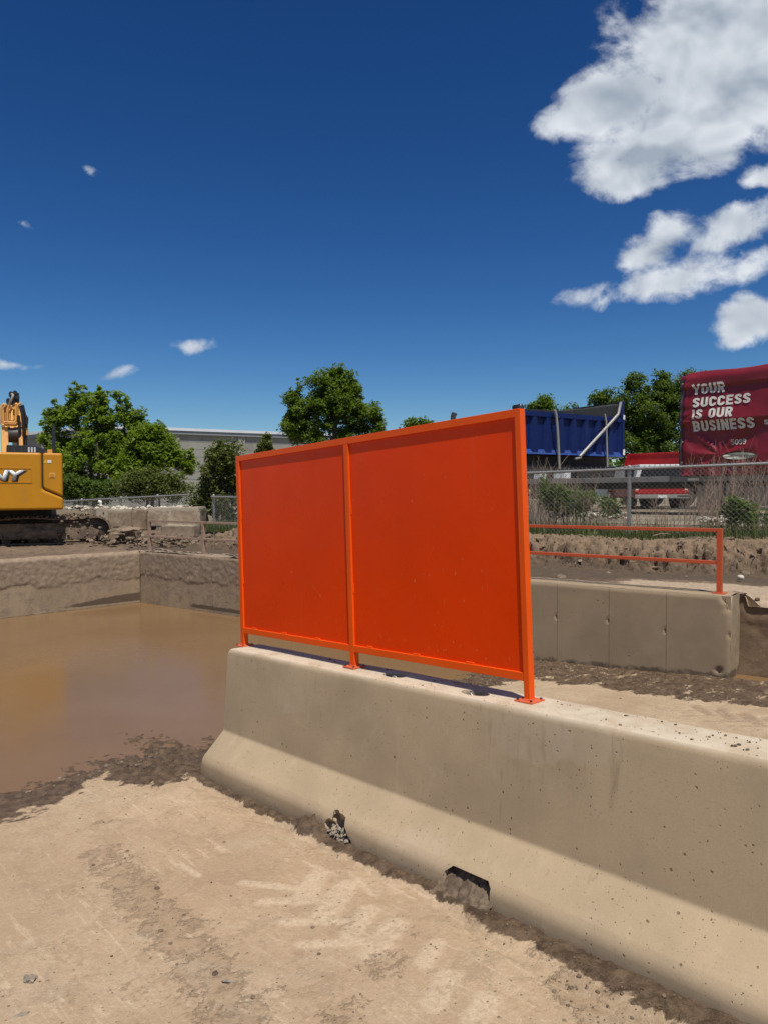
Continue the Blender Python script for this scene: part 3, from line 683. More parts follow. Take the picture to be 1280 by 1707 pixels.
# ------------------------------------------------------------------ base sheet of ground, water, lane slab
def base_ground():
    q = [LANE @ Vector(p) for p in ((-8.15, -7.5, 0), (14, -7.5, 0), (14, 7.95, 0), (-8.15, 3.75, 0))]
    z = 0.70; inn = [(p.x, p.y, z) for p in q]
    c = sum((p for p in q), Vector()) / 4
    out = [(c.x + (p.x - c.x) * 90, c.y + (p.y - c.y) * 90, z) for p in q]
    low = [(p.x, p.y, -0.45) for p in q]
    V = inn + out + low
    F = [(i, (i + 1) % 4, 4 + (i + 1) % 4, 4 + i) for i in range(4)] + [(i, (i + 1) % 4, 8 + (i + 1) % 4, 8 + i) for i in range(4)] + [(8, 9, 10, 11)]
    mb = MB(); mb.add(V, F)
    return tag(mb.build('ground', MT['yard']), kind='structure')
base_ground()

def lane_slab():
    ds = 0.016; s = np.arange(-1.5, 6.3, ds); t = np.concatenate([np.arange(-4.6, 0.5, ds), np.arange(0.5, 6.2, 0.022)])
    S, T = np.meshgrid(s, t); x, y = S.ravel(), T.ravel()
    z = 0.0345 + 0.0620 * x
    n1 = fbm(x, y, 1.1, 5, 0.5, 1); n2 = fbm(x, y, 7, 5, 0.55, 2); n3 = fbm(x, y, 26, 4, 0.6, 3); rd = fbm(x, y, 9, 5, 0.6, 4, True)
    z = z + (n1 - 0.5) * 0.022 + (n2 - 0.5) * 0.007
    # mud built up along the near toe of the barrier
    u = -0.335 - y; w = 0.015 + 0.24 * np.clip(fbm(x, y * 0.3 + 3, 2.6, 5, 0.62, 5) - 0.18, 0, 1) + 0.055 * np.clip(x - 1.2, 0, 3)
    toe = sstep(w, w * 0.25, u) * (u > -0.25)
    rd2 = fbm(x, y, 19, 5, 0.66, 6, True)
    z += toe * (0.008 + 0.022 * (rd - 0.5) + 0.030 * (rd2 - 0.5))
    # a groove scoured between mud and slab
    z -= 0.012 * np.exp(-((u - w * 0.9) / 0.03) ** 2)
    dsh = x + 0.556
    ws = 0.17 + 0.42 * sstep(-0.8, -1.9, y) + 0.12 * sstep(-0.7, -0.2, y) + 0.18 * sstep(1.6, 3, y)
    shore = sstep(ws * 1.8, ws * 0.0, dsh + 0.45 * (n1 - 0.5) + 0.30 * (n2 - 0.5))
    lumpy = sstep(0.30, 0.05, dsh + 0.3 * (n2 - 0.5)) * sstep(-1.7, -0.5, y) * (y < 0.6) + shore * sstep(1.8, 2.8, y)
    z += lumpy * (0.03 * np.clip(rd - 0.45, 0, 1) + 0.035 * (rd2 - 0.5))
    # rubble of mud at the far end of the barrier
    d0 = np.hypot((x + 0.33) * 0.8, y + 0.50); z += sstep(0.42, 0.05, d0) * (0.02 + 0.04 * (rd - 0.4) + 0.05 * (rd2 - 0.5))
    # mud pushed up in front of the broken corner of the barrier
    bs, bt = st(520, 1385); db = np.hypot(x - bs, (y - bt) * 1.2); hump = sstep(0.17, 0.02, db)
    z += hump * (0.04 + 0.03 * (rd - 0.45) + 0.06 * (rd2 - 0.5))
    # far side: mud along the foot of the retaining wall
    ed = [st(886, 1137), st(991, 1146), st(1099, 1163), st(1280, 1181)]
    te = np.interp(x, [e[0] for e in ed] + [6], [e[1] for e in ed] + [ed[-1][1] - 0.3])
    farm = sstep(-0.10, 0.12, y - te + 0.35 * (n2 - 0.5)) * (y > 1)
    z += farm * (0.030 * (rd - 0.5) + 0.012 * (n3 - 0.5) + 0.02 * (n2 - 0.5))
    ps, pt = st(1262, 1117); dp = np.hypot((x - ps - 0.1) * 0.55, y - pt); pud = sstep(0.55, 0.22, dp); z = z * (1 - pud) + pud * (ramp_z(x) - 0.085 + 0.012 * (rd2 - 0.5))
    lp, lt = st(1262, 1090); dl = np.hypot((x - lp) * 0.5, y - lt); z += sstep(0.22, 0.03, dl) * 0.13 * (0.4 + rd)
    wet = np.clip(np.maximum.reduce([toe * 0.78, shore * 0.95, hump * 0.9, sstep(0.40, 0.15, d0) * 0.9, farm * 0.62 + 0.25 * farm * (rd - 0.5)]), 0, 1)
    wet = np.maximum(wet, sstep(0.7, 0.3, dp) * 0.7)
    wet = np.where((y > -0.34) & (y < 0.4), np.maximum(wet, 0.5), wet)
    # torn patch of darker mud running towards the viewer
    pl = [st(175, 1425), st(250, 1510), st(330, 1600), st(400, 1720)]
    dt = np.minimum.reduce([segdist(x, y, pl[i], pl[i + 1]) for i in range(3)])
    torn = sstep(0.24, 0.03, dt) * 0.62
    for (px, py, r, a) in ((640, 1610, 0.22, 0.5), (960, 1650, 0.2, 0.85), (1010, 1690, 0.22, 0.85), (1090, 1700, 0.16, 0.85), (170, 1370, 0.16, 0.55), (440, 1660, 0.2, 0.4), (560, 1690, 0.22, 0.45), (800, 1530, 0.12, 0.6), (900, 1590, 0.12, 0.5), (560, 1545, 0.26, 0.36), (470, 1500, 0.2, 0.3), (690, 1560, 0.2, 0.3)):
        a0 = st(px, py); torn = np.maximum(torn, sstep(r, 0.02, np.hypot(x - a0[0], y - a0[1])) * a)
    bare = np.zeros_like(x)
    for (px, py, r, a) in ((20, 1600, 0.5, 0.62), (110, 1690, 0.4, 0.5), (270, 1370, 0.3, 0.45), (420, 1320, 0.3, 0.5), (690, 1640, 0.22, 0.4), (240, 1560, 0.12, 0.6), (480, 1420, 0.2, 0.5), (560, 1440, 0.15, 0.5)):
        a0 = st(px, py); bare = np.maximum(bare, sstep(r, 0.02, np.hypot(x - a0[0], y - a0[1])) * a)
    tread = np.zeros_like(x)
    for (x1, y1, x2, y2, wd) in ((539, 1528, 575, 1478, .06), (502, 1499, 534, 1456, .055), (622, 1591, 657, 1543, .06), (585, 1560, 616, 1516, .05), (405, 1471, 493, 1480, .03), (436, 1502, 524, 1502, .03),
                                 (471, 1537, 585, 1537, .03), (506, 1574, 611, 1572, .03), (722, 1678, 747, 1632, .05), (790, 1705, 812, 1670, .05), (705, 1610, 728, 1575, .04), (330, 1460, 300, 1440, .02),
                                 (505, 1435, 560, 1460, .012), (580, 1450, 622, 1492, .012), (345, 1398, 373, 1416, .012), (595, 1420, 640, 1448, .014), (640, 1470, 690, 1498, .012)):
        d_ = segdist(x, y, st(x1, y1), st(x2, y2)); tread = np.maximum(tread, sstep(wd * 1.15, wd * 0.65, d_))
    z += tread * 0.003
    prn = np.zeros_like(x)
    for (x1, y1, x2, y2, wd) in ((1195, 1181, 1217, 1196, .05), (1236, 1189, 1262, 1204, .055), (1278, 1197, 1310, 1216, .055), (1155, 1175, 1178, 1188, .04), (1175, 1200, 1237, 1201, .035), (1136, 1192, 1190, 1191, .025), (1216, 1209, 1290, 1209, .035), (1120, 1184, 1150, 1183, .02)):
        d_ = segdist(x, y, st(x1, y1), st(x2, y2)); prn = np.maximum(prn, sstep(wd * 1.1, wd * 0.6, d_))
    z -= prn * 0.012
    o = np_mesh('lane_slab', np.stack([x, y, z], -1), grid_faces(len(s), len(t)), MT['ramp'], smooth=180,
                attrs=dict(wet=wet, torn=torn, bare=bare, tread=tread, print=prn))
    o.matrix_world = LANE
    tag(o, kind='structure')
    # grit and crumbs lying on it
    idx = rng.choice(len(x), 140000, replace=False)
    dens = toe * 0.35 + lumpy * 0.8 + hump + sstep(0.35, 0.1, d0) + farm * 0.14 + torn * 0.16 + 0.004
    for (px, py, r) in ((955, 1645, 0.16), (1000, 1685, 0.2), (1080, 1690, 0.16), (905, 1600, 0.07), (735, 1590, 0.05)):
        a0 = st(px, py); dens = dens + 0.55 * sstep(r, r * 0.2, np.hypot(x - a0[0], y - a0[1]) + 0.10 * (n2 - 0.5))
    keep = idx[rng.random(len(idx)) < np.clip(dens[idx], 0, 1) * 0.5]
    keep = keep[((y[keep] < -0.33) | (y[keep] > 0.42)) & (dsh[keep] > -0.12)][:6500]
    P = np.stack([x[keep], y[keep], z[keep] + 0.001], -1); P[:, :2] += rng.normal(0, 0.008, (len(P), 2))
    sz = 0.0025 + 0.009 * rng.random(len(P)) ** 4
    sz = np.where((lumpy[keep] > 0.3) | (farm[keep] > 0.4), sz * 1.5, sz)
    isg = (lumpy[keep] > 0.25) | (farm[keep] > 0.4)
    a = scatter('mud_crumbs', P[~isg], sz[~isg], MT['crumb']); a.matrix_world = LANE
    b = scatter('shore_gravel', P[isg], sz[isg], MT['gravel']); b.matrix_world = LANE
lane_slab()

mb = MB(); mb.add([(-8.2, -7.4, 0), (0.3, -7.4, 0), (0.3, 4.4, 0), (-8.2, 2.9, 0)], [(0, 1, 2, 3)])
o = mb.build('water', MT['water']); o.matrix_world = LANE; tag(o, kind='structure')
_ps, _pt = st(1262, 1117)
mb = MB(); mb.add([(_ps + 0.1 + 0.8 * math.cos(a * 0.524), _pt + 0.40 * math.sin(a * 0.524), ramp_z(_ps) - 0.030) for a in range(12)], [tuple(range(12))])
o = mb.build('puddle_water', MT['water']); o.matrix_world = LANE; tag(o, kind='structure')

# ------------------------------------------------------------------ left wall of the pool
def pool_wall():
    a = Vector((-7.97, 2.76, 0)); b = Vector((-7.30, -7.0, 0)); L = (a - b).length
    X = (LANE @ a) - (LANE @ b); X.normalize(); Y = Vector((-X.y, X.x, 0))       # y points away from the water
    fr = frame(LANE @ b, X, Y, Vector((0, 0, 1)))
    g = np.arange(0, L + 0.001, 0.022); h = np.linspace(-0.35, 0.90, 58)
    G, Hh = np.meshgrid(g, h); x, z = G.ravel(), Hh.ravel()
    n = fbm(x, z, 2.2, 5, 0.55, 20); r = fbm(x, z, 7, 5, 0.62, 21); e = fbm(x, z, 16, 4, 0.6, 22)
    edge = 0.44 + 0.10 * (n - 0.5) * 2 + 0.10 * (r - 0.5) + 0.07 * (e - 0.5)
    mud = sstep(-0.012, 0.012, z - edge)
    e2 = fbm(x, z * 1.6, 13, 6, 0.7, 23, True)
    y = -mud * (0.005 + 0.010 * np.clip(r - 0.4, 0, 1) + 0.012 * (e - 0.5) + 0.018 * (e2 - 0.5)) + 0.01 * (n - 0.5)
    top = 0.90 + 0.10 * sstep(L - 1.5, L - 6, x) + 0.03 * (n - 0.5)
    z2 = np.where(z > 0.5, 0.5 + (z - 0.5) / 0.4 * (top - 0.5), z)
    y = y + 0.06 * sstep(0.84, 0.91, z)
    wet = 0.75 * sstep(0.030, 0.05, z) * sstep(0.10 + 0.05 * n, 0.05, z - 0.10 * sstep(1.6, 0.0, L - x)) * sstep(2.6, 0.6, L - x) + 0.6 * sstep(0.03, 0.0, z)
    o = np_mesh('pool_wall', np.stack([x, y, z2], -1), grid_faces(len(g), len(h)), MT['wall'], smooth=180, attrs=dict(mud=np.maximum(mud * 0.85, 0.46 + 0.3 * (n - 0.5)), wet=np.clip(wet, 0, 1)))
    o.matrix_world = fr
    tag(o, 'mud-splattered concrete wall closing the far left end of the brown pool', 'wall')
    core = MB().bb((-0.1, 0.07, -0.35), (L + 0.3, 0.36, 0.86)).build('wall_core', MT['wall'], o)
pool_wall()

# ------------------------------------------------------------------ retaining wall with formwork panels
def retaining_wall():
    root = thing('retaining_wall', 'long low concrete retaining wall with form joints below the orange and muddy railings', 'wall', matrix=WALLF)
    ks = sorted({A2 + k * PITCHW for k in range(-30, 3)}); js = [0.0] + [k for k in ks if 0.15 < k < AE - 0.1] + [AE]
    zs = np.linspace(-0.32, WTOP, 56)
    for i in range(len(js) - 1):
        a0, a1 = js[i] + (0.0015 if i else 0), js[i + 1] - (0.0015 if i < len(js) - 2 else 0)
        g = np.linspace(a0, a1, max(6, int((a1 - a0) / 0.022))); G, Z = np.meshgrid(g, zs); x, z = G.ravel(), Z.ravel()
        n = fbm(x, z, 2.0, 5, 0.55, 30); r = fbm(x, z, 7, 5, 0.62, 31); e = fbm(x, z, 16, 4, 0.6, 32)
        edge = 0.46 + 0.16 * (n - 0.5) + 0.10 * (r - 0.5) + 0.9 * sstep(5.2, 6.8, x)
        mud = sstep(-0.012, 0.012, z - edge)
        e2 = fbm(x, z * 1.4, 13, 6, 0.7, 33, True)
        y = -mud * (0.004 + 0.011 * np.clip(r - 0.42, 0, 1) + 0.012 * (e - 0.5) + 0.018 * (e2 - 0.5)) + 0.004 * (n - 0.5)
        y = y + 0.012 * sstep(WTOP - 0.012, WTOP, z)
        if i == len(js) - 2:                                            # the chipped free end
            dx = AE - x
            chip = sstep(0.10, 0.0, np.hypot(dx * 1.0, (WTOP - z) * 0.55) + 0.06 * (e - 0.5))
            y = y + chip * 0.07; y = y + sstep(0.02, 0.0, dx + 0.02 * (r - 0.5)) * 0.012
            y = y + 0.05 * sstep(0.03, 0.0, np.hypot(dx - 0.10, (z - 0.17) * 0.7) + 0.01 * (e - 0.5))
        for hz, hx in ((0.52, 0.0),):                                   # tie holes sit on the joints
            d = np.hypot(x - a1, z - (0.50 + 0.02 * ((i * 7) % 3))); y = y + 0.03 * sstep(0.026, 0.012, d)
        gz = -0.03 + 0.055 * np.clip(x - 6.9, 0, 3)
        wet = 0.75 * sstep(0.030, 0.05, z) * sstep(0.16, 0.07, z - 0.10 * sstep(0.9, 0.0, x)) * (x < 6.0) * (0.4 + 0.6 * sstep(0.4, 0.5, noise2(x * 0.9, z * 0, 5))) + 0.5 * sstep(0.03, 0.0, z)
        wet = np.maximum(wet, 0.55 * sstep(0.16, 0.0, z - gz) * (x > 6.4))
        wet = np.maximum(wet, 0.30 * sstep(0.5, 0.72, n) * (x > 6.4))
        np_mesh('wall_panel', np.stack([x, y, z], -1), grid_faces(len(g), len(zs)), MT['wall'], root, smooth=180, attrs=dict(mud=np.maximum(mud * 0.85, (0.46 + 0.3 * (n - 0.5)) * (x < 6.2)), wet=np.clip(wet, 0, 1)))
    # body behind the panels: top and free end
    def sheet(u, v, fn):
        U_, V_ = np.meshgrid(u, v); return np.stack(fn(U_.ravel(), V_.ravel()), -1), grid_faces(len(u), len(v))
    VV, FF, b = [], [], 0
    ta = np.arange(-0.1, AE + 0.001, 0.03); ty = np.linspace(0.016, 0.42, 16)
    def top(a, y):
        n = fbm(a, y, 5, 5, 0.6, 35); m = sstep(6.6, 5.4, a)
        dc = np.hypot(AE - a, y - 0.0); z = WTOP + 0.010 * (n - 0.5) + m * 0.05 * np.clip(n - 0.35, 0, 1) - sstep(0.10, 0.02, dc) * 0.06
        return a, y, z
    ey = np.linspace(0.012, 0.42, 18); ez = np.linspace(-0.32, WTOP, 50)
    def end(y, z):
        n = fbm(y, z, 6, 5, 0.6, 36); return AE + 0.018 * (n - 0.55) - sstep(0.14, 0.0, np.hypot(y, (WTOP - z) * 0.6)) * 0.05 - 0.02 * sstep(0.38, 0.42, y), y, z
    for u, v, fn in ((ta, ty, top), (ey, ez, end), (np.linspace(-0.1, AE, 3), np.array([-0.32, WTOP]), lambda a, z: (a, 0 * a + 0.018, z))):
        V, F = sheet(u, v, fn); VV.append(V); FF.append(F + b); b += len(V)
    V = np.concatenate(VV)
    np_mesh('wall_core', V, np.concatenate(FF), MT['wall'], root, smooth=60,
            attrs=dict(mud=np.where(V[:, 0] < AE - 0.08, sstep(6.8, 5.2, V[:, 0]) * 0.9, 0.1 + 0.25 * (fbm(V[:, 1], V[:, 2], 4, 3, .5, 9))), wet=np.clip(0.6 * sstep(0.28, 0.12, V[:, 2]), 0, 1)))
    return root
retaining_wall()

# ------------------------------------------------------------------ the steel railings on that wall
def railing(name_label, posts, rails, m, cat='railing', w=0.05, rw=0.034, bend=0.0):
    root = thing('railing', name_label, cat, matrix=WALLF)
    for (a, z0, z1) in posts:
        MB().bb((a - w / 2, 0.20 - w / 2, z0), (a + w / 2, 0.20 + w / 2, z1)).build('post', m, root, 0.005)
        MB().bb((a - 0.06, 0.14, z0 - 0.004), (a + 0.06, 0.26, z0 + 0.008)).build('base_plate', m, root, 0.003)
    for (a0, z0, a1, z1) in rails:
        MB().bar((a0, 0.20, z0), (a1, 0.20, z1), rw + 0.008, rw).build('rail', m, root, 0.004)
    return root
_pa, _pz = wall_pt(1200, 884, 0.2)
_m0, _mz0 = wall_pt(1195, 938, 0.2)
zt = _pz; zm = _mz0
railing('faded orange tube railing with one end post on the clean end of the retaining wall',
        [(_pa, WTOP, zt + 0.017), (_pa - 4.0, WTOP, zt - 0.02)],
        [(_pa - 4.6, zt - 0.017, _pa - 0.027, zt), (_pa - 4.6, zm + 0.01, _pa - 0.027, zm)], MT['orange_rail'])
_q0, _qz0 = wall_pt(249, 868, 0.2); _q1, _qz1 = wall_pt(339, 871, 0.2); _q2, _qz2 = wall_pt(394, 873, 0.2)
_q3, _qm0 = wall_pt(250, 894, 0.2); _q4, _qm1 = wall_pt(394, 902, 0.2)
railing('mud-caked tube railing beside the excavator at the corner of the pool',
        [(_q0, WTOP - 0.01, _qz0), (_q1, WTOP - 0.01, _qz1), (_q1 + (_q1 - _q0), WTOP - 0.01, _qz1)],
        [(_q0 - 0.025, _qz0, _q0 + 2.9, _qz2), (_q0 + 0.025, _qm0, _q0 + 2.9, _qm1)], MT['mudrail'])

# ------------------------------------------------------------------ mud pad and earth bank behind the wall
def earth():
    d = 0.026; a = np.arange(-1.2, 14.5, d); b = np.concatenate([np.arange(0.40, 4.6, d), np.arange(4.6, 7.5, 0.1)])
    A, Bm = np.meshgrid(a, b); x, y = A.ravel(), Bm.ravel()
    n1 = fbm(x, y, 0.9, 5, 0.5, 40); n2 = fbm(x, y, 4.5, 5, 0.6, 41); rd = 0.5 * fbm(x, y, 5, 6, 0.7, 42, True) + 0.5 * fbm(x, y, 12, 5, 0.7, 47); n3 = fbm(x, y, 22, 4, 0.6, 43)
    b0 = 1.25 + 0.12 * x + 0.5 * (n1 - 0.5) + 0.5 * (n2 - 0.5); wdt = 0.55 + 0.5 * n1
    up = sstep(0, 1, (y - b0) / wdt) * sstep(-0.9, 0.5, x)
    face = np.exp(-((y - b0 - wdt * 0.5) / (0.50 * wdt)) ** 2) * sstep(-0.9, 0.5, x)
    crest = np.exp(-((y - b0 - wdt * 1.1) / 0.35) ** 2) * sstep(-0.9, 0.5, x)
    padz = WTOP - 0.035 + 0.03 * (n1 - 0.5)
    muddy = 1 - sstep(7.4, 8.8, x + 1.2 * (n1 - 0.5)) * sstep(1.6, 0.9, y - 0.06 * (x - 8) + 0.3 * (n2 - 0.5))
    muddy = muddy * (1 - 0.85 * sstep(0.52, 0.62, n1) * sstep(5.5, 7, x) * sstep(1.2, 0.7, y))
    z = padz + up * (0.37 + 0.06 * (n1 - 0.5)) + (face * 0.34 + crest * 0.10 + (1 - up) * 0.05 * muddy) * (rd - 0.5) + (face * 0.15 + 0.016) * (n3 - 0.5)
    x2 = x + face * 0.16 * (n2 - 0.5) + face * 0.10 * (n3 - 0.5); y2 = y - face * 0.30 * (rd - 0.5) - face * 0.12 * (n3 - 0.5)
    # bare cut edge where the wall ends
    cut = (x > AE + 0.05); z = z - cut * sstep(0.66 + 0.25 * (n2 - 0.5), 0.42, y) * 0.09
    dry = np.clip(0.5 * up + 0.30 * face * n2 + 0.55 * crest + 0.95 * (1 - muddy) * (1 - up) + 0.3 * (n2 - 0.5) + 0.12, 0, 1)
    o = np_mesh('mud_bank', np.stack([x2, y2, z], -1), grid_faces(len(a), len(b)), MT['earth'], smooth=180, attrs=dict(dry=dry, pale=(1 - muddy) * (1 - up)))
    o.matrix_world = WALLF; tag(o, kind='structure')
    # clods on the face
    idx = rng.choice(len(x), 30000, replace=False); idx = idx[rng.random(len(idx)) < np.clip(face[idx] * 0.10 + crest[idx] * 0.04 + 0.004, 0, 1)][:2600]
    P = np.stack([x2[idx], y2[idx], z[idx]], -1); S = 0.010 + 0.085 * rng.random(len(idx)) ** 5
    c = scatter('earth_clods', P, S, MT['clod']); c.matrix_world = WALLF
    # the cut face below the pad, beyond the free end of the wall
    g = np.arange(AE - 0.35, 15, 0.03); h = np.linspace(-0.2, 0.745, 42); G, H = np.meshgrid(g, h); gx, gz = G.ravel(), H.ravel()
    gz = -0.2 + (gz + 0.2) / 0.945 * (0.945 + 0.12 * sstep(AE + 0.22, AE + 0.03, gx))
    n = fbm(gx, gz, 2.2, 5, 0.6, 45); r = fbm(gx, gz, 8, 5, 0.6, 46, True)
    gy = 0.41 - 0.14 * sstep(0.6, -0.2, gz) + 0.05 * (n - 0.5) + 0.025 * (r - 0.5)
    o = np_mesh('earth_cut', np.stack([gx, gy, gz], -1), grid_faces(len(g), len(h)), MT['cut'], smooth=180)
    o.matrix_world = WALLF; tag(o, kind='structure')
def earth_mat():
    m, nt, b = new_mat('bank_earth'); c = oc(nt)
    a = nt.noise(c, 4.5, 9, 0.66, 0.4); d = nt.noise(c, 22, 8, 0.7)
    k = nt.math('ADD', nt.math('MULTIPLY', a, 0.5), nt.math('ADD', nt.math('MULTIPLY', d, 0.3), nt.math('MULTIPLY', nt.math('SUBTRACT', nt.attr('dry'), 0.35), 0.45)))
    col = nt.mix(nt.ramp(k, 0.28, 0.62), (0.10, 0.070, 0.046, 1), (0.225, 0.157, 0.10, 1))
    pl = nt.ramp(nt.math('ADD', nt.attr('pale'), nt.math('MULTIPLY', nt.math('SUBTRACT', a, 0.5), 1.2)), 0.45, 0.62)
    col = nt.mix(pl, col, nt.mix(nt.ramp(d, 0.35, 0.65), (0.36, 0.265, 0.175, 1), (0.47, 0.36, 0.25, 1)))
    nt.l.new(col, b.inputs['Base Color']); b.inputs['Roughness'].default_value = 0.85; b.inputs['Specular IOR Level'].default_value = 0.25
    nt.l.new(nt.bump(nt.math('ADD', d, a), 0.8, 0.03), b.inputs['Normal'])
    return m
MT['earth'] = earth_mat()
MT['cut'] = mud_mat('wet_cut_earth', (0.22, 0.15, 0.09), (0.13, 0.085, 0.05), 2.0, wet=True, bump=0.4, bd=0.02)
earth()
# yard beyond the bank, and the shelf left of the pool
mb = MB(); V = [(-0.3, 7.3, 1.235), (260, 7.3, 1.235), (330, 420, 1.235), (-0.3, 420, 1.235), (-0.3, 7.3, 0.5), (-0.3, 420, 0.5)]
mb.add(V, [(0, 1, 2, 3), (0, 3, 5, 4)]); o = mb.build('yard', MT['yard']); o.matrix_world = WALLF; tag(o, kind='structure')
def shelf():
    d = 0.045; s = np.concatenate([np.arange(-22, -12, 0.12), np.arange(-12, -7.55, d)]); t = np.arange(-7.5, 9.0, 0.06)
    S, T = np.meshgrid(s, t); x, y = S.ravel(), T.ravel()
    edge = np.interp(y, [-7, 2.76, 9], [-7.3, -7.97, -8.4])
    x = np.where(x > -12, -12 + (x + 12) * ((edge - 0.06) + 12) / (-7.6 + 12), x)
    n1 = fbm(x, y, 0.8, 5, 0.5, 50); rd = fbm(x, y, 3.5, 5, 0.6, 51, True); n3 = fbm(x, y, 16, 4, 0.6, 52)
    z = 0.80 + 0.08 * (n1 - 0.5) + 0.09 * (rd - 0.5) + 0.03 * (n3 - 0.5)
    z += 0.10 * np.exp(-((edge - x - 0.25) / 0.3) ** 2) * sstep(1.5, -2, y)
    o = np_mesh('mud_shelf', np.stack([x, y, z], -1), grid_faces(len(s), len(t)), MT['earth'], smooth=180, attrs=dict(dry=0.2 + 0.5 * n1, pale=0 * x))
    o.matrix_world = LANE; tag(o, kind='structure')
shelf()
# ------------------------------------------------------------------ the concrete barrier
BAR_END = None
def barrier():
    def xloc(px, py, y, z):
        p = Vector(on_plane(px, py, BP + NN * y, NN)) - BP; return p.dot(LL), p.dot(UU)
    x0 = xloc(380, 1100, -0.108, 0)[0]
    yc = 0.019
    half = [(0.10 + yc, 0.0), (0.094, 0.0), (0.109, -0.005), (0.120, -0.016), (0.126, -0.034)]
    def run(a, b, n): return [(a[0] + (b[0] - a[0]) * k / n, a[1] + (b[1] - a[1]) * k / n) for k in range(1, n)]
    half = [(0.0, 0.0), (0.05, 0.0), (0.094, 0.0), (0.111, -0.005), (0.121, -0.016), (0.127, -0.034)]
    half += run((0.127, -0.034), (0.1777, -0.522), 9) + [(0.1777, -0.522), (0.1782, -0.527), (0.1792, -0.533), (0.182, -0.539), (0.1865, -0.544), (0.1905, -0.548)]
    half += run((0.1905, -0.548), (0.318, -0.6605), 5) + [(0.318, -0.6605), (0.323, -0.665), (0.336, -0.682), (0.345, -0.700), (0.349, -0.722)]
    half += [(0.351, -0.78), (0.352, -0.87)]
    near = [(yc - a, z) for a, z in half]; far = [(yc + a, z) for a, z in half[1:]]
    prof = far[::-1] + near                       # far foot -> top -> near foot
    n = len(prof); L = 6.1; xs = np.arange(x0, x0 + L + 0.01, 0.05)
    V, F = [], []
    for i, x in enumerate(xs):
        for (y, z) in prof:
            d = 0.0035 * (mnoise.noise((x * 1.4, y * 2, z * 2)) + 0.4 * mnoise.noise((x * 7, y * 7, z * 7)))
            ends = 0.012 if i in (0, len(xs) - 1) else 0.0
            V.append((x, yc + (y - yc) * (1 - ends * 1.2) + d * (1 if y > yc else -1), z + (d if z > -0.05 else 0) - (ends * 0.6 if z > -0.03 else 0)))
    for i in range(len(xs) - 1):
        for k in range(n - 1): F.append((i * n + k, i * n + k + 1, (i + 1) * n + k + 1, (i + 1) * n + k))
        F.append((i * n + n - 1, i * n, (i + 1) * n, (i + 1) * n + n - 1))
    n1 = len(near); ni = lambda k: n1 - 1 + k; fi = lambda k: n1 - 1 - k
    for b0, flip in ((0, False), ((len(xs) - 1) * n, True)):
        caps = [(ni(0), ni(1), fi(1))] + [(ni(k), ni(k + 1), fi(k + 1), fi(k)) for k in range(1, n1 - 1)]
        F += [tuple(b0 + i for i in (c[::-1] if flip else c)) for c in caps]
    mb = MB(); mb.add(V, F); o = mb.build('concrete_barrier', MT['barrier'])
    cutters = []
    def cutter(mb2):
        c = mb2.build('cutter', MT['barrier']); cutters.append(c)
    # two lifting pockets in the top
    pk = []
    for px, py in ((651, 1127.5), (785, 1157.5)):
        p = Vector(on_plane(px, py, BP, UU)) - BP; cx, cy = p.dot(LL), p.dot(NN)
        pk.append((cx, cy))
        poly = [(cx + 0.080 * math.cos(a), cy + 0.028 + 0.044 * math.sin(a)) for a in [k * math.pi / 7 for k in range(14)]]
        cutter(MB().prism(poly, 'z', -0.30, 0.03))
    # fork pocket and broken corner in the foot
    a = xloc(736, 1455, -0.33, 0); b = xloc(815, 1490, -0.33, 0)
    y_in, y_out = -0.17, -0.5
    top = -0.672
    cutter(MB().prism([(a[0], -1.0), (b[0], -1.0), (b[0], top - 0.02), (b[0] - 0.02, top), (a[0] + 0.05, top), (a[0] + 0.012, top - 0.03)][::-1], 'y', y_out, y_in))
    c = xloc(562, 1368, -0.33, 0)
    V2, F2 = lump(0.110, 3, 5, 0.6, (1.0, 0.95, 0.9))
    V2 = [(p[0] * 0.95 + c[0], p[1] - 0.345, p[2] + c[1] - 0.055 - 0.35 * p[0]) for p in V2]
    m2 = MB(); m2.add(V2, F2); cutter(m2)
    # a chipped spot on the upper face
    for ct in cutters:
        md = o.modifiers.new('cut', 'BOOLEAN'); md.operation = 'DIFFERENCE'; md.solver = 'EXACT'; md.object = ct
    dg = bpy.context.evaluated_depsgraph_get(); me = bpy.data.meshes.new_from_object(o.evaluated_get(dg))
    o.modifiers.clear(); o.data = me; me.name = 'concrete_barrier'
    for ct in cutters: bpy.data.objects.remove(ct)
    smooth_angle(me, 30)
    wn = o.modifiers.new('weighted_normal', 'WEIGHTED_NORMAL'); wn.keep_sharp = True; wn.weight = 100
    o.matrix_world = BARF
    tag(o, 'sloped precast concrete barrier with a broken foot carrying the orange screen', 'barrier')
    # rebar loops in the pockets
    for (cx, cy), dx in zip(pk, (0.035, -0.005)):
        pts = [(cx + dx + 0.020 * math.cos(t), cy - 0.004, -0.018 + 0.022 * math.sin(t)) for t in [math.pi * k / 8 for k in range(9)]]
        pts = [(pts[0][0], pts[0][1], -0.12)] + pts + [(pts[-1][0], pts[-1][1], -0.12)]
        MB().tube(pts, 0.005, 8).build('lifting_loop', MT['zinc'], o, smooth=60)
    # crushed grey rubble left in the broken corner, packed mud in the fork pocket
    rs = np.random.default_rng(3)
    P = np.stack([c[0] + rs.normal(0, 0.05, 150), -0.29 + rs.normal(0, 0.025, 150), c[1] - 0.05 - np.abs(rs.normal(0, 0.04, 150))], -1)
    P[:, 1] += (c[1] - P[:, 2]) * -0.25
    scatter('broken_concrete', P, 0.004 + 0.012 * rs.random(150) ** 2, MT['greystone'], o)
    gx, gy = np.meshgrid(np.linspace(a[0] - 0.01, b[0] + 0.02, 60), np.linspace(-0.40, -0.18, 44)); gx, gy = gx.ravel(), gy.ravel()
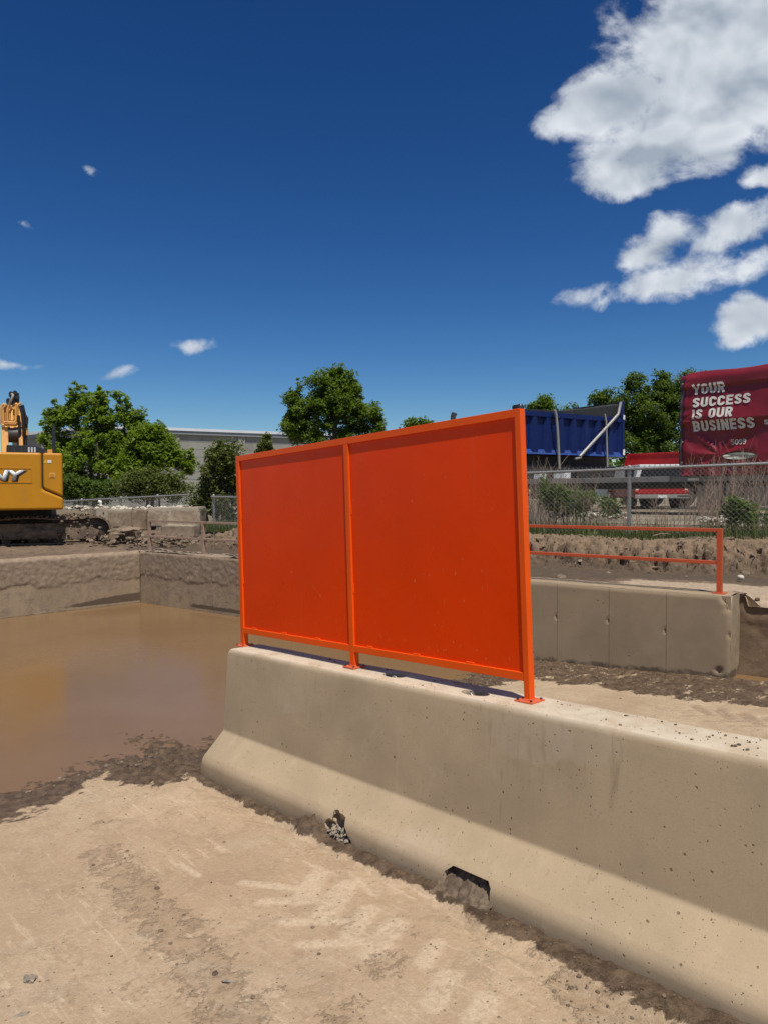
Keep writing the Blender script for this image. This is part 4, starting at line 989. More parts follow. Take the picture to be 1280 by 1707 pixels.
    q1, q2 = fbm(gx, gy, 14, 5, 0.65, 90, True), fbm(gx, gy, 34, 4, 0.65, 91)
    gz = -0.785 + 0.10 * sstep(-0.40, -0.24, gy) + 0.030 * (q1 - 0.5) + 0.028 * (q2 - 0.5)
    tag(np_mesh('packed_mud', np.stack([gx, gy - 0.02 * (q2 - 0.5), gz], -1), grid_faces(60, 44), MT['crumb'], o, smooth=180), kind='stuff')
    P = np.stack([rs.uniform(a[0] - 0.02, b[0] + 0.02, 120), rs.uniform(-0.40, -0.24, 120), np.zeros(120)], -1)
    P[:, 2] = -0.825 + 0.13 * sstep(-0.39, -0.22, P[:, 1])
    scatter('mud_crumbs', P, 0.004 + 0.014 * rs.random(120) ** 2, MT['crumb'], o)
    q = xloc(851, 1341, -0.145, 0); sp_ = MB()
    for dx, dz, rr in ((-0.012, 0.004, 0.010), (0.0, -0.001, 0.012), (0.012, -0.006, 0.009)):
        V3, F3 = lump(rr, 2, int(rr * 1e4), 0.6, (1.3, 0.25, 0.7)); sp_.add([(p[0] + q[0] + dx, p[1] - 0.1445 + 0.003, p[2] + q[1] + dz) for p in V3], F3)
    sp_.build('spalled_spot', MT['stone'], o, smooth=40)
    # dust drifts and crumbs lying along the top
    P = np.stack([rs.uniform(x0 + 0.1, x0 + 5.5, 500), rs.uniform(-0.06, 0.10, 500), np.full(500, 0.001)], -1)
    w = np.array([mnoise.noise((p[0] * 1.7, p[1] * 5, 2)) for p in P]); P = P[w > 0.05]
    P = P[[not any(abs(p[0] - q[0]) < 0.1 for q in pk) for p in P]]
    scatter('top_grit', P, 0.002 + 0.006 * rs.random(len(P)) ** 3, MT['crumb'], o)
    return o
barrier()

# ------------------------------------------------------------------ the orange screen bolted on it
def screen():
    PW, PH, PC, T = 2.426, 1.294, 1.198, 0.038; TR = 0.031
    lean = 0.0074; Ul = (UU * math.cos(lean) + NN * math.sin(lean)); Nl = Ul.cross(LL)
    root = thing('splash_screen', 'bright orange steel screen of two sheet panels standing on the concrete barrier', 'screen', matrix=frame(BP + UU * 0.001, LL, Nl, Ul))
    mf = MT['orange_frame']
    xs = [T / 2, PC, PW - TR / 2]
    for i, x in enumerate(xs):
        top = PH - T if i == 1 else PH; hw = (TR if i == 2 else T) / 2
        po = MB().bb((x - hw, 0, 0.008), (x + hw, T, top if i == 1 else PH - 0.0015)).build('post', mf, root, 0.0035)
        w = 0.048
        pl = MB().bb((x - w, T / 2 - w, 0), (x + w, T / 2 + w, 0.0078)).build('base_plate', MT['orange_plate'], po, 0.002)
        for sx in (-1, 1):
            for sy in (-1, 1): MB().cyl((x + sx * 0.036, T / 2 + sy * 0.036, 0.006), (x + sx * 0.036, T / 2 + sy * 0.036, 0.014), 0.0065, 6).build('bolt', MT['bolt'], po)
        wl = MB(); wl.tube([(x - hw, -0.001, 0.010), (x + hw, -0.001, 0.010)], 0.004, 6); wl.tube([(x + hw + 0.001, 0, 0.010), (x + hw + 0.001, T, 0.010)], 0.004, 6)
        wl.build('weld', MT['orange_plate'], po, smooth=60)
    # top rail with mitred ends (closes the frame), lower rails
    tr = MB(); a, b = T + 0.0, PW - T
    tr.prism([(T * 0.0 + 0.0, PH), (PW, PH), (PW - TR, PH - T), (T, PH - T)], 'y', 0.0006, T - 0.0006)
    tr.build('top_rail', mf, root, 0.003)
    zb = 0.088
    for a, b in ((T, PC - T / 2), (PC + T / 2, PW - TR)):
        MB().bb((a + 0.0005, 0.001, zb), (b - 0.0005, T - 0.001, zb + T)).build('lower_rail', mf, root, 0.0035)
        # thin sheet set half way into the tubes, not perfectly flat
        g = np.linspace(a + 0.0005, b - 0.0005, 40); h = np.linspace(zb + T, PH - T, 44)
        G, H = np.meshgrid(g, h); x, z = G.ravel(), H.ravel()
        e = sstep(0, 0.12, x - a) * sstep(0, 0.12, b - x) * sstep(0, 0.12, z - zb - T) * sstep(0, 0.12, PH - T - z)
        y = 0.0125 + e * 0.004 * (fbm(x, z, 1.3, 3, 0.5, 60) - 0.5)
        V = np.stack([x, y, z], -1); Fg = grid_faces(40, 44); V2 = V.copy(); V2[:, 1] += 0.003
        np_mesh('sheet_panel', np.concatenate([V, V2]), np.concatenate([Fg, Fg[:, ::-1] + len(V)]), MT['orange'], root, smooth=180)
        # small welded clips
        k = 3 if b - a < 1.16 else 3
        for q in range(k):
            cx = a + (b - a) * (0.02 + 0.31 * q + 0.05) + 0.02
            MB().bb((cx, 0.006, zb + T), (cx + 0.05, 0.0183, zb + T + 0.008)).build('weld_clip', mf, root, 0.002)
        for zz in (0.42, 0.86):
            MB().bb((a, 0.008, zz), (a + 0.006, 0.0183, zz + 0.05)).build('weld_clip', mf, root, 0.002)
    return root
screen()

# ------------------------------------------------------------------ loose stones
def stone(name, label, cat, px, py, r, m, seed, frame_=LANE, z=None, sq=(1, 0.8, 0.6), sub=3, amp=0.35):
    V, F = lump(r, sub, seed, amp, sq); mb = MB(); mb.add(V, F); o = mb.build(name, m, smooth=45)
    s, t = st(px, py); p = LANE @ Vector((s, t, ramp_z(s) + r * sq[2] * 0.5)); o.location = p; o.rotation_euler = (0.1, 0.1, seed * 1.3)
    return tag(o, label, cat)
stone('stone', 'small brown stone lying on the dry slab at the lower left', 'stone', 50, 1637, 0.024, MT['greystone'], 2, amp=0.6)
stone('stone', 'thin dark slate flake standing out of the slab near the lower left corner', 'stone', 33, 1695, 0.022, MT['oval_dark'] if False else MT['greystone'], 4, sq=(0.4, 1.3, 0.25), amp=0.5)
stone('stone', 'grey flat flake in the middle of the slab below the streak of dark mud', 'stone', 380, 1637, 0.018, MT['greystone'], 6, sq=(0.5, 1.2, 0.2), amp=0.5)
V, F = lump(0.036, 3, 9, 0.18, (1.1, 1, 0.85)); mb = MB(); mb.add(V, F); o = mb.build('stone', MT['stone'], smooth=60)
p = on_plane(1234, 965, (0, 0, 0.885), (0, 0, 1)); o.location = (p[0], p[1], 0.90)
tag(o, 'round whitish stone lying at the foot of the dirt bank', 'stone')
# ------------------------------------------------------------------ chain-link fences
def chain_fence(label, A, B, zt0, zt1, zb0, zb1, pitch, posts, wire=0.0022, post_r=0.03):
    A, B = Vector((A[0], A[1], 0)), Vector((B[0], B[1], 0)); L = (B - A).length; X = (B - A).normalized(); Y = Vector((-X.y, X.x, 0))
    root = thing('chain_link_fence', label, 'fence', matrix=frame(A, X, Y, Vector((0, 0, 1))))
    zt = lambda x: zt0 + (zt1 - zt0) * x / L; zb = lambda x: zb0 + (zb1 - zb0) * x / L
    H = max(zt0 - zb0, zt1 - zb1); segs = []
    n = int(L / pitch); k = int(H / (pitch * 0.95)) + 1
    for i in range(-k, n + k):
        for sgn in (1, -1):
            x0, x1 = i * pitch, i * pitch + sgn * H * 1.05
            p, q = [x0, 0.0], [x1, 1.0]
            for e in (0.0, L):
                if (p[0] - e) * (q[0] - e) < 0:
                    f = (e - p[0]) / (q[0] - p[0]); r = [e, p[1] + f * (q[1] - p[1])]
                    if (p[0] < 0 or p[0] > L): p = r
                    else: q = r
            if not (-1e-6 <= p[0] <= L + 1e-6 and -1e-6 <= q[0] <= L + 1e-6) or abs(p[0] - q[0]) < 1e-4: continue
            f = lambda a: (a[0], 0.0022 * sgn, zb(a[0]) + (zt(a[0]) + 0.02 - zb(a[0])) * a[1])
            segs.append((f(p), f(q)))
    P = np.array([s[0] for s in segs]); Q = np.array([s[1] for s in segs]); D = Q - P; D /= np.linalg.norm(D, axis=1)[:, None]
    n1 = np.cross(D, np.array([0, 1.0, 0])); n1 /= np.linalg.norm(n1, axis=1)[:, None]; n2 = np.cross(D, n1)
    V = []
    for j in range(3):
        o = (n1 * math.cos(j * 2.094) + n2 * math.sin(j * 2.094)) * wire
        V += [P + o, Q + o]
    m = len(P); V = np.concatenate(V); i = np.arange(m)
    F = np.concatenate([np.stack([i + 2 * j * m, i + (2 * j + 1) * m, i + (2 * ((j + 1) % 3) + 1) * m, i + 2 * ((j + 1) % 3) * m], -1) for j in range(3)])
    o = np_mesh('wire_mesh', V, F, MT['wire'], root); tag(o, kind='stuff')
    MB().tube([(0, 0.012, zt(0)), (L, 0.012, zt(L))], 0.021, 8).build('top_rail', MT['zinc'], root, smooth=60)
    tw = MB()                                             # the cut wire ends standing over the rail
    for i in range(0, n):
        x = i * pitch; z = zt(x) + 0.015
        tw.bar((x - 0.012, 0, z), (x + 0.010, 0, z + 0.035), 0.004); tw.bar((x + 0.012, 0, z), (x - 0.010, 0, z + 0.035), 0.004)
    tag(tw.build('wire_ends', MT['wire'], root), kind='stuff')
    for x in posts:
        p = MB().tube([(x, 0.04, zb(x) - 0.15), (x, 0.04, zt(x) + 0.03)], post_r, 10).build('post', MT['zinc'], root, smooth=60)
        MB().tube([(x, 0.04, zt(x) + 0.028), (x, 0.04, zt(x) + 0.045), (x, 0.04, zt(x) + 0.06)], [post_r * 1.15, post_r * 1.1, 0.008], 10).build('post_cap', MT['zinc'], p, smooth=60)
    return root
fa = WALLF @ Vector((1.0, 3.45, 0)); fb_ = WALLF @ Vector((13.5, 3.45, 0))
fpost = Vector(on_plane(1047, 830, fa, WY)); fx = (fpost - fa).dot(WX)
chain_fence('galvanised chain-link fence along the top of the dirt bank in front of the trailer', fa, fb_, 2.12, 2.32, 1.22, 1.28, 0.074, [fx - 6.2, fx - 3.1, fx, fx + 3.1, fx + 6.2])
q0 = at(60, 838, 23); q1 = at(322, 824, 21)
chain_fence('low chain-link fence running in front of the trees left of the orange screen', q0, q1, q0.z, q1.z, 0.75, 0.85, 0.075, [0.3, 1.75, 3.2, 4.5], 0.002)
q0 = at(352, 828, 17.5); q1 = at(430, 830, 16.2)
chain_fence('short run of chain-link fence half hidden in the olive shrub', q0, q1, q0.z, q1.z, 1.05, 1.1, 0.075, [0.05, 1.2], 0.002)

# ------------------------------------------------------------------ flatbed trailer with rolling tarp
T0 = at(1138, 700, 20.0); T0.z = 0
TRF = frame(T0, LH, NN, Vector((0, 0, 1)))          # x along the trailer to the right, y away
def tr_pt(px, py):
    v = Vector(on_plane(px, py, T0, NN)) - T0; return v.dot(LH), v.z
def trailer():
    root = thing('flatbed_trailer', 'flatbed trailer half covered by a dark red tarp with white slogan lettering', 'trailer', matrix=TRF)
    zd = 2.30; zt_ = tr_pt(1138, 622)[1]
    L = 7.0
    def wr(x, z):
        """how far the cloth stands out (towards -y)"""
        x = np.asarray(x, float); z = np.asarray(z, float)
        c1, c2 = zt_ - 0.42, zd + 1.42                          # valance seam, crease under the third line
        o = np.zeros_like(x)
        tri = lambda a, w: np.clip(1 - np.abs(a) / w, 0, 1)
        o += 0.07 * np.where(z > c1, 1.0, 0)
        o += 0.17 * np.clip((c1 - z) / (c1 - c2), 0, 1) ** 1.3 * (z > c2) * (z <= c1)
        o += np.where(z <= c2, 0.17 * np.exp(-(c2 - z) / 0.16) + 0.13 * np.clip((c2 - z) / 0.9, 0, 1), 0)
        o += 0.022 * np.sin(2.4 * x + 3.0 * z + 1.3 * np.sin(1.7 * z)) * np.clip(z - zd, 0, 1) * 0.7
        # puckers radiating from the tie-down near the lower left
        for (cx, cz, amp, k, ph) in ((1.05, zd + 0.52, 0.05, 9, 0.4), (0.0, zd + 1.5, 0.022, 13, 1.0)):
            dx, dz = x - cx, z - cz; r = np.hypot(dx, dz); th = np.arctan2(dz, dx + 1e-6)
            o += amp * np.exp(-((r - 0.5) / 0.55) ** 2) * (np.abs(np.sin(th * k * 0.5 + ph)) ** 3 - 0.4) * (x < cx + 0.9)
        e = np.clip(1 - x / 0.35, 0, 1); o += 0.018 * e * np.sin(z * 21 + 2 * np.sin(z * 5))
        d = np.clip(1 - (z - zd) / 0.5, 0, 1); o += 0.03 * d * np.sin(x * 8 + z * 6)
        o += 0.012 * (noise2(x * 5, z * 5, 70) - 0.5) + 0.03 * (noise2(x * 1.5, z * 1.9, 71) - 0.5)
        return -o
    x = np.linspace(-0.12, L, 230)
    prof = [(0.0, zd + k * (zt_ - 0.22 - zd) / 90) for k in range(91)]
    prof += [(0.22 - 0.22 * math.cos(a), zt_ - 0.22 + 0.22 * math.sin(a)) for a in np.linspace(0.15, math.pi / 2, 9)]
    prof += [(yy, zt_ + 0.05 * math.sin((yy - 0.22) / 2.1 * math.pi)) for yy in np.linspace(0.4, 2.2, 9)] + [(2.4, zt_ - 0.05), (2.55, zt_ - 0.3), (2.58, zd)]
    pr = np.array(prof); X, K = np.meshgrid(x, np.arange(len(prof)))
    xx, yy, zz = X.ravel(), pr[K.ravel(), 0], pr[K.ravel(), 1]
    fr = sstep(zt_ + 0.1, zt_ - 0.25, zz) * (yy < 0.5)
    y = yy + wr(xx, zz) * fr
    endr = sstep(0.10, -0.12, xx); y = y + endr * 0.16 * (yy < 1) - endr * 0.16 * (yy > 2); zz2 = zz - endr * 0.10 * (yy >= 0.1)
    zz2 = zz2 + 0.02 * np.sin(xx * 3.0) * (yy > 0.1)
    tp = np_mesh('tarp', np.stack([xx, y, zz2], -1), grid_faces(len(x), len(prof)), MT['tarp_red'], root, smooth=180)
    # rounded closed end
    ring = np.stack([xx, y, zz2], -1).reshape(len(prof), len(x), 3)[:, 0]
    c = np.array([[-0.16, 1.3, (zd + zt_) / 2]]); n = len(ring)
    inner = ring * 0.55 + c * 0.45; inner[:, 0] = -0.16
    V = np.concatenate([ring, inner, c]); F = [(i, i + 1, n + i + 1, n + i) for i in range(n - 1)]
    np_mesh('tarp_end', V, np.array(F), MT['tarp_red'], root, smooth=60)
    bk = MB().bb((-0.15, 0.3, zd), (-0.10, 2.4, zt_ - 0.25)).build('bulkhead', MT['tarp_red'], root)
    # black edge strap and eyelets along the seam
    zz_ = np.linspace(zd, zt_ - 0.2, 40)
    MB().tube([(0.0, float(wr(0.0, z)) - 0.012, z) for z in zz_], 0.030, 6).build('seam_strap', MT['black'], root, smooth=60)
    for z in (zt_ - 0.30, zd + 0.9, zd + 0.35): MB().cyl((0.035, float(wr(0.035, z)) - 0.03, z), (0.035, float(wr(0.035, z)), z), 0.022, 10).build('eyelet', MT['alu'], root)
    def warp(p): return Vector((p.x, float(wr(p.x, p.z)) - 0.022, p.z))
    def line(body, xl, ytl, ybl, xr, name='lettering', bold=0.215, m=None, cut=0.12):
        x0, z1 = tr_pt(xl, ytl); _, z0 = tr_pt(xl, ybl); x1, _ = tr_pt(xr, (ytl + ybl) / 2)
        return stroke_text(name, body, x1 - x0, z1 - z0, m or MT['letter'], root, (x0, z0), warp, t=bold)
    line('YOUR', 1156.5, 641.5, 658.5, 1209); line('SUCCESS', 1157.5, 664, 680, 1253)
    line('IS OUR', 1158, 683.5, 699.5, 1225); line('BUSINESS', 1158.5, 703, 720, 1261); line('5099', 1221, 732.8, 741.6, 1246, bold=0.14)
    line('S', 1276.5, 700, 708, 1284)
    # oval badge with its unreadable dark script
    x0, z0 = tr_pt(1235.5, 760); rx = tr_pt(1264, 760)[0] - x0; rz = tr_pt(1235.5, 753.5)[1] - z0
    bm = MB(); N = 28
    for (a, b, off, mm, nm) in ((rx, rz, 0.0, MT['oval_dark'], 'badge_rim'), (rx * 0.95, rz * 0.86, 0.006, MT['oval'], 'badge')):
        V = [Vector((x0, 0, z0))] + [Vector((x0 + a * math.cos(t * 2 * math.pi / N), 0, z0 + b * math.sin(t * 2 * math.pi / N))) for t in range(N)]
        V = [warp(v) + Vector((0, -off, 0)) for v in V]
        q = MB(); q.add(V, [(0, 1 + t, 1 + (t + 1) % N) for t in range(N)]); q.build(nm, mm, root)
    sc = MB(); rs = random.Random(5)
    xq = x0 - rx * 0.52
    while xq < x0 + rx * 0.5:
        w = rx * rs.uniform(0.05, 0.11); hgt = rz * rs.uniform(0.5, 0.85)
        p = [(xq, z0 - hgt * 0.45), (xq + w * 0.7, z0 + hgt * 0.5), (xq + w, z0 - hgt * 0.42)]
        for a, b in zip(p, p[1:]):
            A_, B_ = warp(Vector((a[0], 0, a[1]))), warp(Vector((b[0], 0, b[1]))); A_.y -= 0.010; B_.y -= 0.010
            sc.bar(A_, B_, 0.016, 0.003)
        xq += w * 1.12
    sc.bar(warp(Vector((x0 - rx * 0.7, 0, z0 - rz * 0.1))) + Vector((0, -.01, 0)), warp(Vector((x0 - rx * 0.3, 0, z0 + rz * 0.45))) + Vector((0, -.01, 0)), 0.012, 0.003)
    sc.bar(warp(Vector((x0 + rx * 0.4, 0, z0 + rz * 0.4))) + Vector((0, -.01, 0)), warp(Vector((x0 + rx * 0.72, 0, z0 - rz * 0.15))) + Vector((0, -.01, 0)), 0.012, 0.003)
    tag(sc.build('badge_script', MT['oval_dark'], root), kind='stuff')
    # bed, side rail, frame, running gear
    MB().bb((-9.5, 0.06, zd - 0.10), (L, 2.55, zd - 0.005)).build('deck', MT['deck'], root, 0.01)
    MB().bb((-9.5, 0.0, zd - 0.16), (L, 0.055, zd - 0.02)).build('side_rail', MT['deck'], root, 0.008)
    rb = MB()
    for k in range(26): rb.bb((-9.3 + k * 0.62, 0.02, zd - 0.24), (-9.22 + k * 0.62, 2.5, zd - 0.105))
    rb.build('cross_member', MT['frame_black'], root)
    for yy0 in (0.75, 1.65): MB().bb((-9.4, yy0, zd - 0.34), (L, yy0 + 0.12, zd - 0.245)).build('main_beam', MT['frame_black'], root)
    lg = thing('landing_gear', None, None); lg.parent = root
    for xx0 in (1.02, 1.22):
        MB().bb((xx0, 0.3, 1.28), (xx0 + 0.10, 0.42, zd - 0.2)).build('leg', MT['alu'], lg, 0.01)
    lb = MB().bar((-0.3, 0.36, 1.42), (2.6, 0.36, 1.42), 0.07); lb.bar((-0.3, 0.36, 1.75), (2.6, 0.36, 1.75), 0.05); lb.build('brace', MT['deck'], lg)
    MB().bb((0.25, 0.3, 1.45), (0.9, 1.1, 2.05)).build('tool_box', MT['deck'], root, 0.02)
    MB().bb((1.5, 0.3, 1.5), (3.4, 0.34, 2.0)).build('side_skirt', MT['deck'], root, 0.01)
    lp = MB(); lp.bb((0.15, -0.02, zd - 0.13), (0.45, 0.0, zd - 0.07)).build('marker_lamp', MT['lamp_white'], root)
    for xw in (tr_pt(905, 820)[0], tr_pt(905, 820)[0] + 1.2):
        w = thing('wheel', None, None, (xw, 0.05, 1.25 + 0.50)); w.parent = root
        m2 = MB(); m2.tube([(0, 0, 0), (0, 0.03, 0), (0, 0.25, 0), (0, 0.28, 0)], [0.44, 0.50, 0.50, 0.44], 24).build('tyre', MT['tyre'], w, smooth=50)
        MB().tube([(0, -0.012, 0), (0, 0.02, 0)], [0.24, 0.27], 16).build('rim', MT['rim'], w, smooth=50)
    for xs in (tr_pt(880, 800)[0], tr_pt(928, 800)[0]): pass
    return root, zd
TRAILER, ZDECK = trailer()
# white tubs left on the bare end of the deck
for (px0, px1, y0, y1, lab) in ((884, 893, 779, 791, 'small white box standing on the bare trailer deck, left one'), (918, 933, 778, 791, 'wider white box on the trailer deck beside the left pale tarp pole')):
    a, _ = tr_pt(px0, y1); b, _ = tr_pt(px1, y1); v = T0 + LH * ((a + b) / 2) + NN * 0.35
    d = (b - a) * 1.25; h = (y1 - y0) * v.y / FPX
    t = thing('white_box', lab, 'box', (v.x, v.y, ZDECK), AZ)
    MB().bb((-d / 2, -0.16, 0), (d / 2, 0.16, h * 0.86)).build('tub', MT['white'], t, 0.012)
    MB().bb((-d / 2 - 0.012, -0.172, h * 0.86), (d / 2 + 0.012, 0.172, h)).build('lid', MT['white'], t, 0.008)

# ------------------------------------------------------------------ blue dump truck
def dump_truck():
    o = at(870, 720, 27.0); o.z = 0; D = Vector((0.84, 0.545, 0)).normalized(); Yv = Vector((-D.y, D.x, 0))
    fr = frame(o, D, Yv, Vector((0, 0, 1))); root = thing('dump_truck', 'dark blue dump truck body with black tarp and pale tarp poles behind the fence', 'truck', matrix=fr)
    def pt(px, py, off=0.0):
        v = Vector(on_plane(px, py, o + Yv * off, Yv)) - o; return Vector((v.dot(D), off, v.z))
    zr = 4.72; zb = 3.30; L0, L1 = -0.06, pt(1037, 700).x
    # side: recessed sheet bays between tapering ribs
    MB().bb((L0, 0.10, zb), (L1, 0.14, zr)).build('side_sheet', MT['blue'], root)
    MB().bb((L0, -0.03, zr - 0.06), (L1, 0.16, zr + 0.13)).build('top_rail', MT['blue'], root, 0.02)
    lg = MB(); lg.prism([(-0.05, zb - 0.02), (0.12, zb - 0.02), (0.10, zb + 0.16), (0.04, zb + 0.16)], 'x', L0, L1); lg.build('lower_ledge', MT['blue_ledge'], root)
    n = 8; st_ = (L1 - L0) / n
    for k in range(n + 1):
        x = L0 + k * st_; wt, wb = 0.17, 0.30
        if k in (0, n): wt = wb = 0.16
        q = MB(); q.add([(x - wb / 2, -0.02, zb - 0.03), (x + wb / 2, -0.02, zb - 0.03), (x + wt / 2, -0.02, zr - 0.061), (x - wt / 2, -0.02, zr - 0.061),
                         (x - wb / 2 - 0.12, 0.099, zb - 0.03), (x + wb / 2 + 0.12, 0.099, zb - 0.03), (x + wt / 2 + 0.06, 0.099, zr - 0.061), (x - wt / 2 - 0.06, 0.099, zr - 0.061)],
                        [(0, 1, 2, 3), (7, 6, 5, 4), (0, 4, 5, 1), (1, 5, 6, 2), (2, 6, 7, 3), (3, 7, 4, 0)]); q.build('rib', MT['blue'], root, 0.012)
    ztop = pt(1036, 669).z
    MB().bb((L1 - 0.05, -0.05, zb), (L1 + 0.10, 2.45, zr + 0.12)).build('tailgate', MT['blue'], root, 0.015)
    for y0_, y1_ in ((-0.06, 0.14), (2.3, 2.45)): MB().bb((L1 - 0.14, y0_, zr + 0.12), (L1 + 0.06, y1_, ztop)).build('tailgate_post', MT['blue'], root, 0.015)
    MB().bb((L1 - 0.13, 0.142, ztop - 0.35), (L1 + 0.02, 2.298, ztop - 0.03)).build('tarp_bow', MT['tarp_black'], root)
    MB().bb((L0, 2.30, zb), (L1 - 0.06, 2.42, zr + 0.12)).build('far_side', MT['blue'], root)
    MB().bb((L0, 0.145, zb - 0.02), (L1 - 0.06, 2.295, zb + 0.08)).build('floor', MT['frame_black'], root)
    MB().bb((L0 - 0.14, -0.02, zb), (L0 - 0.002, 2.42, zr + 0.10)).build('headboard', MT['blue'], root, 0.015)
    # black mesh tarp sagging over the rim and rising to the rear bow
    g = np.linspace(L0, L1 - 0.15, 60); h = np.linspace(0, 1, 26); G, Hh = np.meshgrid(g, h); x, v = G.ravel(), Hh.ravel()
    zs_ = zr + 0.135 + np.interp(x, [L0, pt(940, 690).x, L1 - 0.15], [0.06, 0.10, ztop - zr - 0.2]) * np.clip(v * 2.2, 0, 1) - 0.10 * np.sin(np.clip((v - 0.45) / 0.55, 0, 1) * math.pi) + 0.03 * (noise2(x * 3, v * 9, 80) - 0.5)
    y = 0.02 + 2.3 * np.clip((v - 0.42) / 0.58, 0, 1)
    np_mesh('tarp', np.stack([x, y + 0.03 * np.sin(x * 4), zs_], -1), grid_faces(60, 26), MT['tarp_black'], root, smooth=180)
    MB().cyl((L0 - 0.02, -0.05, zr + 0.26), (L0 - 0.02, 0.35, zr + 0.26), 0.09, 12).build('tarp_roller', MT['black'], root, smooth=50)
    k = pt(866, 676); MB().tube([(k.x, -0.03, k.z - 0.25), (k.x, -0.03, k.z - 0.05), (k.x, -0.03, k.z + 0.06)], [0.10, 0.14, 0.06], 12).build('roller_end', MT['black'], root, smooth=50)
    def pole(pxs, r, nm): MB().tube([pt(a, b, -0.14) for a, b in pxs], r, 8).build(nm, MT['alu'], root, smooth=50)
    pole([(924, 683), (926.5, 692), (929, 720), (932, 782)], 0.055, 'tarp_pole'); pole([(1007.5, 690), (1010, 703), (1012, 779)], 0.040, 'tarp_pole')
    pole([(1034.5, 670), (1030.5, 690), (1020, 702), (966, 761)], 0.058, 'tarp_arm'); pole([(968, 763), (958, 765)], 0.045, 'arm_pivot')
    MB().bb((L1 - 0.02, -0.075, pt(1037, 696).z - 0.08), (L1 + 0.08, -0.052, pt(1037, 696).z + 0.1)).build('marker_plate', MT['lamp_white'], root)
    MB().bb((L1 - 0.02, -0.075, zb + 0.05), (L1 + 0.08, -0.052, zb + 0.28)).build('marker_plate', MT['lamp_white'], root)
    # chassis, wheels, cab (mostly behind the screen)
    for yy in (0.75, 1.5): MB().bb((L0 - 3.6, yy, 2.35), (L1 + 0.1, yy + 0.14, 2.72)).build('chassis_beam', MT['frame_black'], root)
    MB().bb((L0 + 0.2, 0.5, 2.72), (L1 - 0.3, 2.0, zb - 0.03)).build('sub_frame', MT['frame_black'], root)
    MB().bb((L0 + 0.1, 0.15, 2.05), (L1 - 0.2, 0.4, 2.9)).build('mud_flap', MT['frame_black'], root)
    for xw in (L0 - 2.6, L1 - 3.6, L1 - 2.3):
        for yy in (0.0, 2.05):
            w = thing('wheel', None, None, (xw, yy, 1.25 + 0.52)); w.parent = root
            MB().tube([(0, 0, 0), (0, 0.04, 0), (0, 0.31, 0), (0, 0.35, 0)], [0.46, 0.52, 0.52, 0.46], 24).build('tyre', MT['tyre'], w, smooth=50)
            MB().tube([(0, -0.012, 0), (0, 0.03, 0)], [0.25, 0.28], 16).build('rim', MT['rim'], w, smooth=50)
    cb = MB(); cb.prism([(L0 - 3.9, 2.0), (L0 - 0.5, 2.0), (L0 - 0.5, 4.05), (L0 - 1.8, 4.1), (L0 - 2.35, 3.2), (L0 - 3.8, 3.0)], 'y', 0.15, 2.25); c = cb.build('cab', MT['blue'], root, 0.06)
    MB().prism([(L0 - 1.72, 3.25), (L0 - 0.75, 3.25), (L0 - 0.75, 3.9), (L0 - 1.6, 3.92)], 'y', 0.135, 0.149).build('window', MT['glass'], c)
    e = pt(761, 688); MB().tube([(e.x, 0.2, 2.6), (e.x, 0.2, e.z - 0.12), (e.x + 0.05, 0.2, e.z)], [0.09, 0.09, 0.1], 12).build('exhaust_stack', MT['frame_black'], root, smooth=50)
dump_truck()

# ------------------------------------------------------------------ red dump trailer farther back
def red_trailer():
    o = at(1036, 780, 31.0); o.z = 0; fr = frame(o, LH, NN, Vector((0, 0, 1))); root = thing('red_trailer', 'bright red low-sided trailer body showing between the dark tree and the slogan tarp', 'trailer', matrix=fr)
    zt_ = at(1040, 757, 31).z; zb = at(1040, 779, 31).z
    q = MB(); q.prism([(0.0, zb - 0.25), (9, zb - 0.25), (9, zt_), (0.22, zt_)], 'y', 0, 2.4); q.build('body', MT['red'], root, 0.03)
    MB().bb((0.4, -0.03, zt_ - 0.08), (9, -0.002, zt_ - 0.02)).build('rim_rail', MT['red'], root)
    MB().bb((0.2, 0.6, zb - 0.75), (9, 1.8, zb - 0.26)).build('chassis', MT['frame_black'], root)
    for xw in (1.2, 2.5, 7.4):
        w = thing('wheel', None, None, (xw, 0.05, 1.77)); w.parent = root
        MB().tube([(0, 0, 0), (0, 0.04, 0), (0, 0.3, 0)], [0.46, 0.52, 0.52], 20).build('tyre', MT['tyre'], w, smooth=50); MB().tube([(0, -0.01, 0), (0, 0.03, 0)], [0.25, 0.27], 14).build('rim', MT['rim'], w, smooth=50)
    MB().bb((2.0, 1.0, zb - 1.2), (8.4, 1.4, zb - 0.7)).build('axle_frame', MT['frame_black'], root)
red_trailer()

